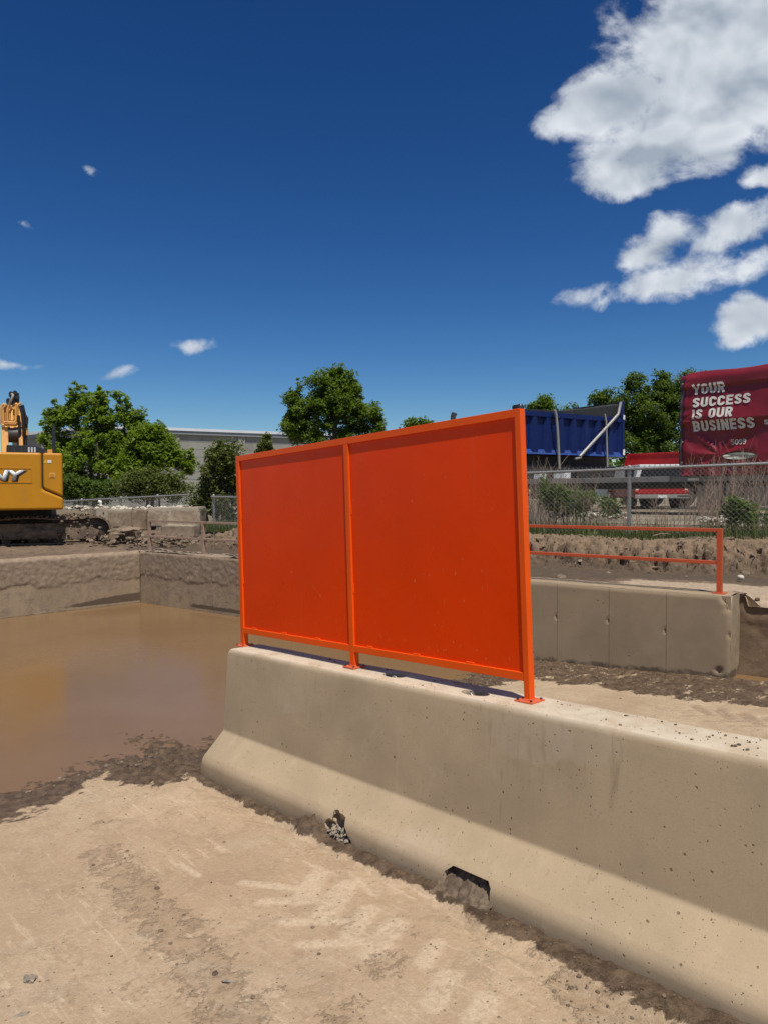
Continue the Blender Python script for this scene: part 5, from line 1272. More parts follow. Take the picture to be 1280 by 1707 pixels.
def pickup(label, px, Y, body, top, canopy):
    o = at(px, 820, Y); o.z = 1.25; root = thing('pickup_truck', label, 'pickup', o, R(-4))
    W = 0.95
    MB().bb((-W, 0, 0.42), (W, 5.2, 0.98)).build('body', body, root, 0.06)
    MB().bb((-W * 0.86, -0.025, 0.55), (W * 0.86, 0.0, 0.93)).build('tailgate', body, root, 0.01)
    q = MB(); q.prism([(-W * 0.98, 0.98), (W * 0.98, 0.98), (W * 0.80, 1.60), (-W * 0.80, 1.60)], 'y', 0.05 if canopy else 2.0, 3.6); c = q.build('canopy' if canopy else 'cab', top, root, 0.05)
    y0 = 0.05 if canopy else 2.0
    q = MB(); q.prism([(-W * 0.80, 1.08), (W * 0.80, 1.08), (W * 0.68, 1.50), (-W * 0.68, 1.50)], 'y', y0 - 0.012, y0 + 0.002); q.build('rear_window', MT['glass'], c)
    for sx in (-1, 1):
        q = MB(); q.prism([(y0 + 0.3, 1.1), (y0 + 1.4, 1.1), (y0 + 1.4, 1.48), (y0 + 0.3, 1.48)], 'x', sx * W * 0.9, sx * W * 0.965); q.build('side_window', MT['glass'], c)
        MB().bb((sx * W - 0.16 * sx, -0.03, 0.60), (sx * W - 0.01 * sx, 0.01, 0.92)).build('tail_lamp', MT['lamp_red'], root, 0.01)
        MB().bb((sx * W - 0.15 * sx, -0.034, 0.68), (sx * W - 0.05 * sx, -0.030, 0.78)).build('reversing_lamp', MT['lamp_white'], root)
        for yw in (1.0, 4.2):
            w = thing('wheel', None, None, (sx * 0.78, yw, 0.37)); w.parent = root
            MB().tube([(-0.12, 0, 0), (-0.09, 0, 0), (0.09, 0, 0), (0.12, 0, 0)], [0.33, 0.37, 0.37, 0.33], 18).build('tyre', MT['tyre'], w, smooth=50); MB().tube([(-0.125, 0, 0), (0.125, 0, 0)], 0.2, 12).build('rim', MT['rim'], w, smooth=50)
    MB().bb((-W, -0.14, 0.38), (W, -0.02, 0.52)).build('bumper', MT['alu'], root, 0.03)
    MB().bb((-0.16, -0.145, 0.40), (0.16, -0.141, 0.50)).build('licence_plate', MT['white'], root)
pickup('red pickup with white canopy parked beyond the trailer beside the tarp edge', 1102, 26.5, MT['red'], MT['white'], True)
pickup('white pickup parked beyond the trailer, left of the red one', 1052, 30.0, MT['white'], MT['white'], True)

# grey block behind the fence at the edge of the screen
a = at(880, 846, 14.2); t = thing('concrete_block', 'grey concrete block behind the fence right beside the orange screen post', 'concrete block', (a.x, a.y, 1.22), AZ)
np_V = MB().bb((-0.35, 0, 0), (0.15, 0.5, 0.52)).build('block', MT['block'], t, 0.015)

# ------------------------------------------------------------------ excavator
def excavator():
    UD = Vector((-0.459, 0.888, 0)).normalized(); RR = 16.5
    org = Vector((0, 0, 0)) + UD * (RR + 1.9); G = 0.80
    yaw = math.atan2(UD.y, UD.x) - math.pi / 2
    root = thing('excavator', 'yellow tracked excavator seen from behind on the muddy shelf beyond the pool', 'excavator', (org.x, org.y, G), yaw)
    ang0 = math.atan(640 / FPX)
    X = lambda px, dist=RR: dist * math.tan(ang0 - math.atan((640 - px) / FPX))
    Ysc = RR * UD.y
    Z = lambda py, d=0.0: EYE - (py - 821) * (Ysc + d) / FPX - G
    yr = -1.9
    W = 1.156; zb, zt_ = Z(848), Z(750.5)
    xs = X(71)
    cwp = [(-W - 0.02, zb), (W, zb), (W, Z(828)), (xs + 0.05, Z(815)), (xs, Z(812)), (xs, zt_), (-W - 0.02, zt_)]
    q = MB()
    # counterweight with a gently bowed back
    cw = MB().prism(cwp, 'y', yr, yr + 0.75).build('counterweight', MT['yellow'], root, 0.055, 3)
    MB().bb((-W + 0.05, yr + 0.06, zb + 0.05), (W - 0.06, yr + 0.7, zt_ - 0.06)).build('door_gap', MT['black'], root)
    dp = [(xs + 0.022, Z(810)), (xs + 0.065, Z(813)), (W - 0.004, Z(826)), (W - 0.004, zt_), (xs + 0.022, zt_)]
    door = MB().prism(dp, 'y', yr + 0.006, yr + 0.75).build('side_door', MT['yellow'], root, 0.05, 3)
    # latch
    lx, lz = X(88), Z(789)
    MB().bb((lx - 0.055, yr - 0.002, lz - 0.05), (lx + 0.055, yr + 0.01, lz + 0.05)).build('latch', MT['yellow_pale'], door, 0.006)
    MB().bb((lx - 0.035, yr - 0.006, lz - 0.035), (lx + 0.02, yr - 0.002, lz + 0.03)).build('latch_pull', MT['yellow'], door)
    # warning sticker
    sx0, sz0 = X(73.5), Z(767.5); k = 0.075
    q = MB(); q.add([(sx0, yr + 0.003, sz0), (sx0 + k, yr + 0.003, sz0), (sx0 + k / 2, yr + 0.003, sz0 + k * 0.9)], [(0, 1, 2)]); q.build('warning_triangle', simple('sticker_yellow', (0.75, 0.5, 0.01), 0.4, bump=0), door)
    MB().bb((sx0 + k, yr + 0.0, sz0), (sx0 + k + 0.075, yr + 0.005, sz0 + 0.055)).build('sticker', MT['white'], door)
    # recessed name plate and lettering
    x1, x0 = X(54), X(-72); z0, z1 = Z(802), Z(777)
    fr = MB(); t_ = 0.012
    for a, b in (((x0, z0), (x1, z0 + t_)), ((x0, z1 - t_), (x1, z1)), ((x1 - t_, z0 + t_), (x1, z1 - t_)), ((x0, z0 + t_), (x0 + t_, z1 - t_))):
        fr.bb((a[0], yr - 0.010, a[1]), (b[0], yr + 0.005, b[1]))
    fr.build('plate_rim', MT['yellow'], cw, 0.004)
    xr, xl = X(45.5), X(-62); zl0, zl1 = Z(799), Z(780)
    text_mesh('lettering_outline', 'SANY', xr - xl, zl1 - zl0, MT['letter_edge'], cw, Matrix.Translation((xl + 0.016, yr - 0.003, zl0 - 0.012)), shear=0.16, bold=0.05, depth=0.004)
    text_mesh('lettering', 'SANY', xr - xl - 0.03, zl1 - zl0 - 0.01, MT['silver'], cw, Matrix.Translation((xl, yr - 0.009, zl0 + 0.006)), shear=0.16, bold=0.04, depth=0.008)
    # house, cab, engine cover
    MB().bb((-W, yr + 0.76, zb + 0.08), (W - 0.02, 1.25, zt_ - 0.08)).build('upper_body', MT['yellow'], root, 0.05)
    q = MB(); q.prism([(-0.35, zt_ - 0.1), (1.25, zt_ - 0.1), (1.45, zt_ + 0.3), (1.15, zt_ + 0.95), (-0.2, zt_ + 0.95)], 'x', -W, -W + 0.62)
    cab = q.build('cab', MT['black'], root, 0.04)
    MB().bb((-W + 0.08, -0.37, zt_ + 0.1), (-W + 0.54, -0.352, zt_ + 0.8)).build('rear_window', MT['glass'], cab)
    gx0, gx1 = X(13), X(80); gz = Z(738)
    ec = MB().prism([(gx0, zt_ - 0.04), (gx1, zt_ - 0.04), (gx1 - 0.02, gz - 0.07), (gx1 - 0.22, gz), (gx0, gz)], 'y', yr + 0.10, yr + 1.3).build('engine_cover', MT['black'], root, 0.015)
    for px in (17, 21.5, 26, 38, 44, 50, 55, 60):
        MB().bb((X(px) - 0.016, yr + 0.090, zt_ + 0.012), (X(px) + 0.016, yr + 0.0995, zt_ + 0.115)).build('louvre', MT['silver'] if px > 47 else MT['frame_black'], ec)
    MB().bb((X(81), yr + 0.1, zt_ - 0.02), (X(89.5), yr + 0.5, zt_ + 0.075)).build('filler_box', MT['yellow_pale'], root, 0.012)
    MB().tube([(X(92.5), yr + 0.25, zt_ - 0.02), (X(92.5), yr + 0.25, Z(718)), (X(92), yr + 0.25, Z(700))], [0.03, 0.03, 0.02], 8).build('mirror_post', MT['black'], root, smooth=50)
    MB().bb((X(91) , yr + 0.22, Z(728)), (X(95.5), yr + 0.28, Z(704))).build('mirror', MT['black'], root, 0.01)
    MB().bb((-1.0, -0.9, 0.60), (1.0, 0.9, zb + 0.081)).build('slew_ring', MT['frame_black'], root, 0.05)
    # boom seen end-on: foot bracket, box section, pipes, cylinder, stick behind
    dB = 19.2; XB = lambda px: X(px, dB); ZB = lambda py: EYE - (py - 821) * (dB * UD.y) / FPX - G; yb = dB - RR - 1.9
    bx0, bx1 = XB(7), XB(42); yp = MT['yellow_pale']
    br = MB()
    for a, b in ((XB(4), XB(16)), (XB(33), XB(40))):
        br.prism([(yb - 0.35, zt_ - 0.1), (yb + 0.7, zt_ - 0.1), (yb + 0.45, ZB(712)), (yb - 0.1, ZB(708))], 'x', a, b)
    br.build('boom_foot', yp, root, 0.02)
    MB().cyl((XB(16), yb - 0.02, ZB(722)), (XB(33), yb - 0.02, ZB(722)), 0.17, 16).build('boom_pin', MT['frame_black'], root, smooth=50)
    bm = MB(); bm.add([(bx0, yb, ZB(714)), (bx1 - 0.03, yb, ZB(714)), (bx1 - 0.05, yb + 0.9, ZB(672) + 0.1), (bx0 + 0.03, yb + 0.9, ZB(672) + 0.1),
                       (bx0, yb + 0.5, ZB(730)), (bx1 - 0.03, yb + 0.5, ZB(730)), (bx1 - 0.05, yb + 1.5, ZB(690) + 0.1), (bx0 + 0.03, yb + 1.5, ZB(690) + 0.1)],
                      [(0, 1, 2, 3), (7, 6, 5, 4), (0, 4, 5, 1), (1, 5, 6, 2), (2, 6, 7, 3), (3, 7, 4, 0)])
    boom = bm.build('boom', yp, root, 0.02)
    # pipes looping over the back of the boom
    def pipe(pts, r, m, nm='hydraulic_pipe'):
        P = [(XB(a), yb - 0.10 - c, ZB(b)) for a, b, c in pts]
        s = []
        for i in range(len(P) - 1):                                   # rounded corners
            a, b = Vector(P[i]), Vector(P[i + 1])
            s += [a.lerp(b, 0.12 if i else 0.0), a.lerp(b, 0.5), a.lerp(b, 0.88 if i < len(P) - 2 else 1.0)]
        MB().tube(s, r, 8).build(nm, m, boom, smooth=60)
    for pts in ([(5, 706, 0), (5, 676, 0), (9, 671, 0), (13, 674, 0.05)], [(8, 704, .05), (8, 679, .05), (12, 674, .05)], [(11, 702, .0), (11, 682, 0), (15, 672, 0)],
                [(15, 700, .08), (15, 680, .08), (19, 676, .08), (27, 680, .08)], [(19, 698, .03), (19, 684, .03), (26, 672, .03), (31, 670, .03), (34, 676, .03)],
                [(5, 706, .05), (32, 706, .05), (32, 672, .05), (38, 669, .05)], [(9, 702, .1), (29, 702, .1), (29, 674, .1)], [(13, 698, .02), (26, 698, .02), (26, 680, .02)],
                [(33, 708, .0), (36, 716, .0), (45, 716, .0), (47, 706, .0), (43, 698, .0)], [(38, 700, .05), (41, 710, .05), (47, 712, .05), (47, 722, .05)]):
        pipe(pts, 0.026, yp)
    for pts in ([(36, 674, .1), (40, 690, .12), (42, 710, .1), (40, 738, 0)], [(40, 672, .05), (43, 686, .05), (46, 700, .0), (44, 740, 0)], [(33, 690, .1), (35, 712, .1), (33, 740, .0)], [(44, 690, .1), (47, 694, .1), (46, 704, .1)]):
        pipe(pts, 0.034, MT['hose'], 'hose')
    pipe([(18, 674, .1), (22, 664, .15), (25, 658, .15), (23, 655, .1)], 0.028, MT['alu'], 'hose')
    # stick and its linkage above
    sk = MB(); sk.bb((XB(16), yb + 1.2, ZB(690)), (XB(35), yb + 1.5, ZB(652))); sk.bb((XB(21), yb + 1.15, ZB(658)), (XB(37.5), yb + 1.45, ZB(640))); sk.bb((XB(11.5), yb + 1.25, ZB(676)), (XB(18), yb + 1.45, ZB(661)))
    stick = sk.build('stick', MT['black'], root, 0.03)
    for px, py in ((23, 643), (30, 641), (34, 649), (18, 655)): MB().cyl((XB(px), yb + 1.05, ZB(py)), (XB(px), yb + 1.5, ZB(py)), 0.05, 10).build('pin', MT['hose'], stick, smooth=50)
    q = MB(); q.tube([(XB(37), yb + 1.1, ZB(672)), (XB(42), yb + 1.0, ZB(700)), (XB(46), yb + 0.7, ZB(742))], 0.06, 10).build('boom_cylinder', MT['frame_black'], root, smooth=60)
    # undercarriage, turned to lie along the pool wall
    tr_yaw = R(20) - yaw
    def tk(yc, name_seed):
        t = thing('track', None, None, (0, 0, 0), tr_yaw); t.parent = root
        HL, RA, WD = 2.30, 0.27, 0.52
        c0 = HL - RA - 0.02
        fr_ = MB().prism([(-c0, 0.14), (c0, 0.14), (c0 + 0.05, 0.30), (c0 - 0.30, 0.47), (-c0 + 0.3, 0.47), (-c0 - 0.05, 0.30)], 'y', yc - 0.19, yc + 0.19).build('track_frame', MT['track'], t, 0.02)
        gd = MB()
        for (a, b, z0_, z1_) in ((0.55, 1.25, 0.16, 0.33), (1.3, 1.95, 0.13, 0.36), (-1.9, -1.3, 0.13, 0.36), (-0.4, 0.2, 0.16, 0.28)):
            gd.prism([(a, z0_), (b, z0_), (b - 0.03, z1_), (a + 0.08, z1_)], 'y', yc - 0.245, yc - 0.192)
        gd.build('track_guard', MT['track'], t, 0.012)
        for i in range(8):
            x = -1.75 + i * 0.5
            MB().tube([(x, yc - 0.17, 0.135), (x, yc - 0.16, 0.135), (x, yc + 0.16, 0.135)], [0.07, 0.095, 0.095], 14).build('roller', MT['track_dark'], t, smooth=50)
        for x, nm in ((c0, 'idler'), (-c0, 'sprocket')):
            MB().tube([(x, yc - 0.14, RA + 0.05), (x, yc - 0.11, RA + 0.05), (x, yc + 0.13, RA + 0.05)], [0.17, 0.245, 0.245], 18).build(nm, MT['track_dark'], t, smooth=50)
        # shoes round the loop: one mesh, copied
        q = MB(); q.box((0, 0, 0.0), (0.172, WD, 0.026)); q.box((0.06, 0, 0.028), (0.022, WD, 0.032)); q.box((-0.02, 0, 0.022), (0.018, WD, 0.02))
        sh = q.build('track_shoe', MT['track'], t)
        per = []; n = 56; Ltot = 4 * c0 + 2 * math.pi * RA; zc = RA + 0.045
        for i in range(n):
            u = i / n * Ltot
            if u < 2 * c0: p = (-c0 + u, zc - RA, math.pi)
            elif u < 2 * c0 + math.pi * RA:
                a = (u - 2 * c0) / RA; p = (c0 + RA * math.sin(a), zc - RA * math.cos(a), math.pi - a)
            elif u < 4 * c0 + math.pi * RA:
                v = u - 2 * c0 - math.pi * RA; sag = 0.035 * math.sin(v / (2 * c0) * math.pi * 3) ** 2; p = (c0 - v, zc + RA - sag, 0)
            else:
                a = (u - 4 * c0 - math.pi * RA) / RA; p = (-c0 - RA * math.sin(a), zc + RA * math.cos(a), -a)
            o = sh if i == 0 else sh.copy()
            if i: COL.objects.link(o); o.parent = t
            o.location = (p[0], yc, p[1]); o.rotation_euler = (0, p[2], 0)
        rs = np.random.default_rng(name_seed); m = 230
        P = np.stack([rs.uniform(-2.1, 2.1, m), yc - 0.235 + rs.normal(0, 0.03, m), 0.10 + 0.42 * rs.random(m) ** 1.5], -1)
        P2 = np.stack([rs.uniform(-2.0, 2.0, m), yc + rs.uniform(-0.28, 0.1, m), 0.60 + rs.normal(0, 0.012, m)], -1)
        scatter('caked_mud', np.concatenate([P, P2]), 0.012 + 0.036 * rs.random(2 * m) ** 2, MT['clod'], t)
        V, F = lump(0.25, 3, 4, 0.3, (1.1, 0.3, 0.5)); q = MB(); q.add([(p[0] + 0.75, p[1] + yc - 0.22, p[2] + 0.26) for p in V], F); q.add([(p[0] * 1.4 - 0.5, p[1] + yc - 0.22, p[2] * 0.7 + 0.2) for p in V], F); q.build('mud_heap', MT['clod'], t, smooth=60)
    tk(-1.0, 5); tk(1.0, 6)
    MB().bb((-1.0, -0.85, 0.2), (1.0, 0.85, 0.62)).build('centre_frame', MT['track_dark'], root, 0.03)
excavator()

# ------------------------------------------------------------------ concrete blocks and rubble beside it
def block(label, px0, px1, y0, y1, Y, depth, yaw=0.0, m='block', seed=0, mud=0.6):
    a, b = at(px0, y1, Y), at(px1, y1, Y); w = b.x - a.x; h = (y1 - y0) * Y / FPX
    nx, nz = max(4, int(w / 0.05)), max(4, int(h / 0.05)); ny = max(4, int(depth / 0.08))
    bm = bmesh.new(); bmesh.ops.create_cube(bm, size=1.0)
    bmesh.ops.scale(bm, vec=(w, depth, h), verts=bm.verts)
    bmesh.ops.bevel(bm, geom=bm.edges[:], offset=0.025, segments=2, affect='EDGES')
    bmesh.ops.subdivide_edges(bm, edges=bm.edges[:], cuts=5, use_grid_fill=True)
    for v in bm.verts:
        p = v.co + Vector((seed * 3.3, seed, 0)); k = mnoise.noise(p * 3) * 0.035 + mnoise.noise(p * 11) * 0.014
        v.co += v.co.normalized() * k
    me = bpy.data.meshes.new('concrete_block'); bm.to_mesh(me); bm.free(); smooth_angle(me, 40); me.materials.append(MT[m])
    at_ = me.attributes.new('mud', 'FLOAT', 'POINT')
    at_.data.foreach_set('value', np.array([mud if v.co.z < h * 0.42 else mud * 0.55 for v in me.vertices], np.float32))
    o = link(bpy.data.objects.new('concrete_block', me)); o.location = ((a.x + b.x) / 2, Y + depth / 2, a.z + h / 2); o.rotation_euler = (0, 0, yaw)
    return tag(o, label, 'concrete block', 'stacked concrete blocks by the excavator')
block('pale sunlit concrete block just right of the excavator body', 78, 157, 846, 866, 18.0, 0.7, R(-6), seed=1, mud=0.25)
block('narrow light grey block at the corner of the block wall', 157, 178, 847, 876, 17.2, 0.7, R(8), seed=2, mud=0.2)
block('muddy concrete block left of the dark one in the block wall', 179, 220, 849, 880, 17.0, 0.7, R(2), seed=3, mud=0.62)
block('darkest narrow mud-coated block in the middle of the block wall', 221, 245, 850, 885, 17.0, 0.7, R(-2), seed=4, mud=0.9)
block('widest muddy block with a pale broken rim, top right of the block wall', 246, 331, 846, 878, 16.9, 0.8, R(3), seed=5, mud=0.55)
block('half-buried block lying below the widest one behind the muddy railing', 268, 325, 876, 897, 16.4, 0.5, R(-3), seed=6, mud=0.75)
block('low half-buried block left of the muddy railing post', 180, 226, 886, 903, 15.9, 0.5, R(5), seed=7, mud=0.8)
t = at(205, 884, 15.7); q = MB(); V, F = lump(0.30, 3, 7, 0.35, (1, 0.7, 0.22)); q.add(V, F); o = q.build('broken_slab', MT['clod'], smooth=40); o.location = t; o.rotation_euler = (0.15, -0.12, 0.3)
tag(o, 'tilted slab of broken muddy concrete between the excavator track and the railing', 'slab')
rs = np.random.default_rng(21)
P = []
for i in range(420):
    px = rs.uniform(150, 395); py = 902 + rs.normal(0, 7); Y = 14.0 + rs.uniform(0, 1.6) + (0.8 if px < 260 else 0)
    p = at(px, py, Y); P.append((p.x, p.y, max(0.80, min(p.z, 1.05))))
scatter('rubble', np.array(P), 0.02 + 0.07 * rs.random(420) ** 3, MT['clod'])
P = []
for i in range(150):
    px = rs.uniform(110, 330); p = at(px, 847 + rs.normal(0, 1.5), 17.25 + rs.uniform(-0.1, 0.4)); P.append(tuple(p))
scatter('pale_rubble_on_blocks', np.array(P), 0.02 + 0.06 * rs.random(150) ** 2, MT['stone'])
a = at(168, 843, 17.4); t = thing('standpipe', 'small white stub pipe standing on the concrete blocks', 'pipe', a)
MB().tube([(0, 0, -0.05), (0, 0, 0.07)], 0.03, 10).build('pipe', MT['white'], t, smooth=60); MB().tube([(0, 0, 0.07), (0, 0, 0.09), (-0.05, 0, 0.10)], 0.035, 8).build('cap', MT['white'], t, smooth=60)

# ------------------------------------------------------------------ grey building
def building():
    a = at(165, 705, 57); b = at(560, 727, 67); c = at(20, 724, 66)
    for p in (a, b, c): p.z = 0
    root = thing('warehouse', 'low grey block-walled warehouse with a pale roof edge behind the trees', 'building', a)
    zt_ = 7.15; z0 = 0.6
    def face(p, q, nm):
        d = (q - p); L = d.length; X = d.normalized(); Y = Vector((-X.y, X.x, 0))
        f = frame(Vector(), X, Y, Vector((0, 0, 1)))
        w = MB().bb((0, 0, z0), (L, 0.4, zt_ - 0.5)).build('wall', MT['bwall'], root); off = p - a
        Mx = Matrix.Translation(off) @ f; w.matrix_local = Mx
        e = MB().bb((-0.1, -0.22, zt_ - 0.5), (L + 0.1, 0.3, zt_ - 0.22)).build('gutter', MT['roofgrey'], root); e.matrix_local = Mx
        e = MB().bb((-0.1, -0.30, zt_ - 0.218), (L + 0.1, 0.3, zt_)).build('roof_edge', MT['fascia'], root); e.matrix_local = Mx
        for k in range(1, int(L / 5.5)):
            pl = MB().bb((k * 5.5, -0.10, z0), (k * 5.5 + 0.6, -0.002, zt_ - 0.505)).build('pilaster', MT['bwall'], root); pl.matrix_local = Mx
        for k in range(1, 10):
            jt = MB().bb((0, -0.012, z0 + k * 0.61), (L, 0.0, z0 + k * 0.61 + 0.03)).build('block_course', MT['roofgrey'], root); jt.matrix_local = Mx
    face(a, b, 'front'); face(c, a, 'side')
    d = b - a; back = Vector((-d.y, d.x, 0)).normalized() * 14
    q = MB(); q.add([Vector((0, 0, zt_ - 0.03)), (b - a) + Vector((0, 0, zt_ - 0.03)), (b - a) + back + Vector((0, 0, zt_ + 0.4)), (c - a) + Vector((0, 0, zt_ - 0.03))], [(0, 1, 2, 3)]); q.build('roof', MT['roofgrey'], root)
building()
# ------------------------------------------------------------------ foliage
def leaves(name, C, size, m, parent, seed, up=0.35, fold=0.25, aspect=0.55):
    rs = np.random.default_rng(seed); n = len(C)
    N = rs.normal(0, 1, (n, 3)); N /= np.linalg.norm(N, axis=1)[:, None]; N[:, 2] = np.abs(N[:, 2]) + up; N /= np.linalg.norm(N, axis=1)[:, None]
    A = np.cross(N, rs.normal(0, 1, (n, 3))); A /= np.linalg.norm(A, axis=1)[:, None]; Bv = np.cross(N, A)
    s = size * (0.6 + 0.8 * rs.random(n))[:, None]
    V = np.stack([C + A * s * 0.5, C + Bv * s * 0.5 * aspect + N * s * fold * 0.3, C - A * s * 0.5, C - Bv * s * 0.5 * aspect + N * s * fold * 0.3], 1).reshape(-1, 3)
    F = np.arange(4 * n).reshape(n, 4)
    t = np.repeat(rs.random(n) ** 1.3, 4)
    return np_mesh(name, V, F, m, parent, attrs=dict(tint=t))
def tree(name, label, cat, lobes, Y, base_px, zbase, nclus, nleaf, leaf, m, seed, depth=1.0, clus=0.42, trunk=0.14, thresh=0.40, group=None, up=0.7, sprigs=()):
    """crown = many leaf clusters on twigs inside uneven lobes; trunk with limbs to them"""
    rs = np.random.default_rng(seed); sc = Y / FPX
    b = at(base_px, 821, Y); root = thing(name, label, cat, (b.x, b.y, zbase), group=group); org = np.array([b.x, b.y, zbase])
    w = np.array([l[2] * l[3] for l in lobes], float); w /= w.sum(); cl = []
    tries = 0
    while len(cl) < nclus and tries < 60000:
        tries += 1
        l = lobes[rs.choice(len(lobes), p=w)]; c = np.array(at(l[0], l[1], Y)); r = np.array([l[2] * sc, min(l[2], l[3] * 1.4) * sc * depth, l[3] * sc])
        d = rs.normal(0, 1, 3); d /= np.linalg.norm(d); k = rs.random() ** 0.40
        p = c + d * r * k
        if noise3((p * 0.9 / max(clus, 0.2) * 0.75)[None] + seed * 7.7, seed)[0] < thresh: continue
        cl.append(p)
    rad = [clus * (0.6 + 0.6 * rs.random()) for _ in cl]
    for (px, py0, py1, r0) in sprigs:
        for k in range(11):
            f = k / 10; p = np.array(at(px + rs.normal(0, 1.6), py1 + (py0 - py1) * f, Y)); p[1] += rs.normal(0, 0.3); cl.append(p); rad.append(r0 * (1.15 - 0.75 * f))
    cl = np.array(cl); rad = np.array(rad)
    per = rs.poisson(nleaf * np.clip(rad / clus, 0.15, 1.2) ** 1.6) + 4; idx = np.repeat(np.arange(len(cl)), per)
    off = rs.normal(0, 1, (len(idx), 3)); off /= np.linalg.norm(off, axis=1)[:, None]; off *= (rs.random(len(idx)) ** 0.5)[:, None] * rad[idx][:, None]; off[:, 2] *= 0.8
    leaves('crown', cl[idx] + off - org, leaf, m, root, seed + 1, up)
    # trunk, limbs and twigs
    mb = MB(); zmid = cl[:, 2].mean() - zbase; zlow = np.percentile(cl[:, 2], 8) - zbase
    nst = 3 if trunk < 0.12 else 1
    stems = []
    for s in range(nst):
        tgt = cl[rs.choice(len(cl))] - org; x = (s - (nst - 1) / 2) * 0.35
        pts = [(x, 0, -0.2)] + [(x + (tgt[0] * 0.5 - x) * f + rs.normal(0, 0.06), tgt[1] * 0.4 * f, (zlow + (zmid - zlow) * 1.0) * f) for f in (0.35, 0.7, 1.0)]
        mb.tube(pts, [trunk, trunk * 0.8, trunk * 0.55, trunk * 0.3], 8); stems.append(pts)
    mb.build('trunk', MT['bark'], root, smooth=60)
    lb = MB()
    for k in rs.choice(len(cl), min(len(cl), 36), replace=False):
        e = cl[k] - org; s = stems[rs.integers(nst)]; f = rs.uniform(0.4, 1.0); i = min(int(f * 3), 2); a = np.array(s[i]) * (1 - (f * 3 - i)) + np.array(s[i + 1]) * (f * 3 - i) if f < 1 else np.array(s[3])
        mid = (a + e) / 2 + rs.normal(0, 0.12, 3); lb.tube([a, mid, e], [trunk * 0.28, trunk * 0.18, trunk * 0.06], 5, False)
    lb.build('limb', MT['bark'], root, smooth=60)
    return root
SPR1 = [(128, 640, 690, .36), (118, 648, 700, .3), (165, 645, 690, .3), (150, 652, 695, .3), (176, 652, 690, .26), (213, 660, 705, .3), (200, 668, 700, .26), (97, 668, 715, .3), (84, 682, 730, .28), (228, 690, 730, .25), (76, 705, 750, .22), (140, 642, 690, .26)]
SPR2 = [(262, 715, 745, .26), (298, 745, 775, .26), (318, 748, 785, .22), (310, 765, 790, .2), (246, 722, 750, .24)]
SPR3 = [(366, 738, 775, .16), (350, 760, 790, .15), (386, 742, 780, .16), (340, 775, 800, .14)]
SPR4 = [(552, 614, 640, .3), (568, 612, 640, .34), (545, 618, 645, .26), (498, 630, 660, .22), (486, 648, 690, .24), (476, 690, 715, .22), (632, 690, 715, .24), (600, 655, 690, .3), (585, 632, 660, .3)]
tree('leafy_tree', 'tall bright green tree with upright sprays beside the excavator', 'tree',
     [(122, 722, 44, 42), (172, 716, 40, 40), (150, 770, 72, 52), (205, 745, 52, 50), (128, 672, 14, 20), (165, 675, 12, 20), (100, 700, 18, 22), (212, 690, 13, 18), (90, 745, 20, 40), (196, 668, 10, 14), (85, 690, 10, 8), (110, 800, 32, 28), (232, 700, 8, 20), (150, 650, 8, 10)], 34, 150, 0.72, 350, 92, 0.165, MT['leaf_bright'], 101, 0.9, 0.35, 0.10, 0.45, sprigs=SPR1)
tree('leafy_tree', 'lower bright green bushy tree in front of the grey warehouse wall', 'tree',
     [(245, 750, 42, 40), (278, 760, 32, 34), (235, 790, 45, 38), (300, 775, 20, 18), (262, 722, 18, 16), (312, 755, 10, 8), (285, 800, 30, 25), (316, 770, 8, 5)], 32, 255, 0.72, 270, 85, 0.16, MT['leaf_bright'], 102, 0.9, 0.36, 0.09, 0.42, sprigs=SPR2)
tree('shrub', 'dark undergrowth bush below the tall bright tree beside the excavator', 'shrub', [(125, 815, 35, 24), (165, 820, 35, 20)], 28.5, 140, 0.7, 110, 60, 0.12, MT['leaf_dark'], 103, 0.7, 0.3, 0.04, 0.3)
tree('shrub', 'grey-green tangled bush below the lower bright tree', 'shrub', [(225, 812, 42, 26), (285, 815, 40, 26), (250, 800, 30, 18)], 27.5, 250, 0.7, 150, 60, 0.10, MT['leaf_olive'], 104, 0.7, 0.3, 0.04, 0.33)
tree('shrub', 'tall olive shrub standing against the left edge of the orange screen', 'shrub', [(368, 790, 30, 48), (388, 775, 16, 40), (352, 825, 26, 32), (375, 835, 32, 30), (330, 830, 18, 22), (366, 750, 10, 12), (405, 800, 25, 45)], 19.5, 372, 0.85, 260, 70, 0.085, MT['leaf_olive'], 105, 0.8, 0.24, 0.05, 0.42, sprigs=SPR3)
tree('broadleaf_tree', 'round mid green tree rising behind the top edge of the orange screen', 'tree',
     [(560, 668, 46, 42), (522, 690, 40, 32), (598, 692, 34, 30), (545, 640, 34, 26), (572, 630, 18, 16), (492, 712, 30, 22), (625, 706, 12, 15), (560, 725, 75, 25), (487, 665, 10, 8), (495, 690, 10, 10), (480, 700, 12, 10)], 42, 555, 0.75, 420, 85, 0.18, MT['leaf_mid'], 106, 0.95, 0.44, 0.2, 0.34, sprigs=SPR4)
tree('broadleaf_tree', 'dark spreading tree between the blue dump body and the slogan tarp', 'tree',
     [(1078, 690, 56, 52), (1030, 672, 36, 24), (1105, 655, 34, 34), (1060, 735, 70, 40), (1004, 664, 20, 11), (1130, 700, 35, 60), (1060, 640, 26, 18), (1150, 650, 30, 30), (985, 665, 8, 5)], 44, 1075, 1.2, 600, 80, 0.18, MT['leaf_dark'], 107, 0.95, 0.46, 0.22, 0.36)
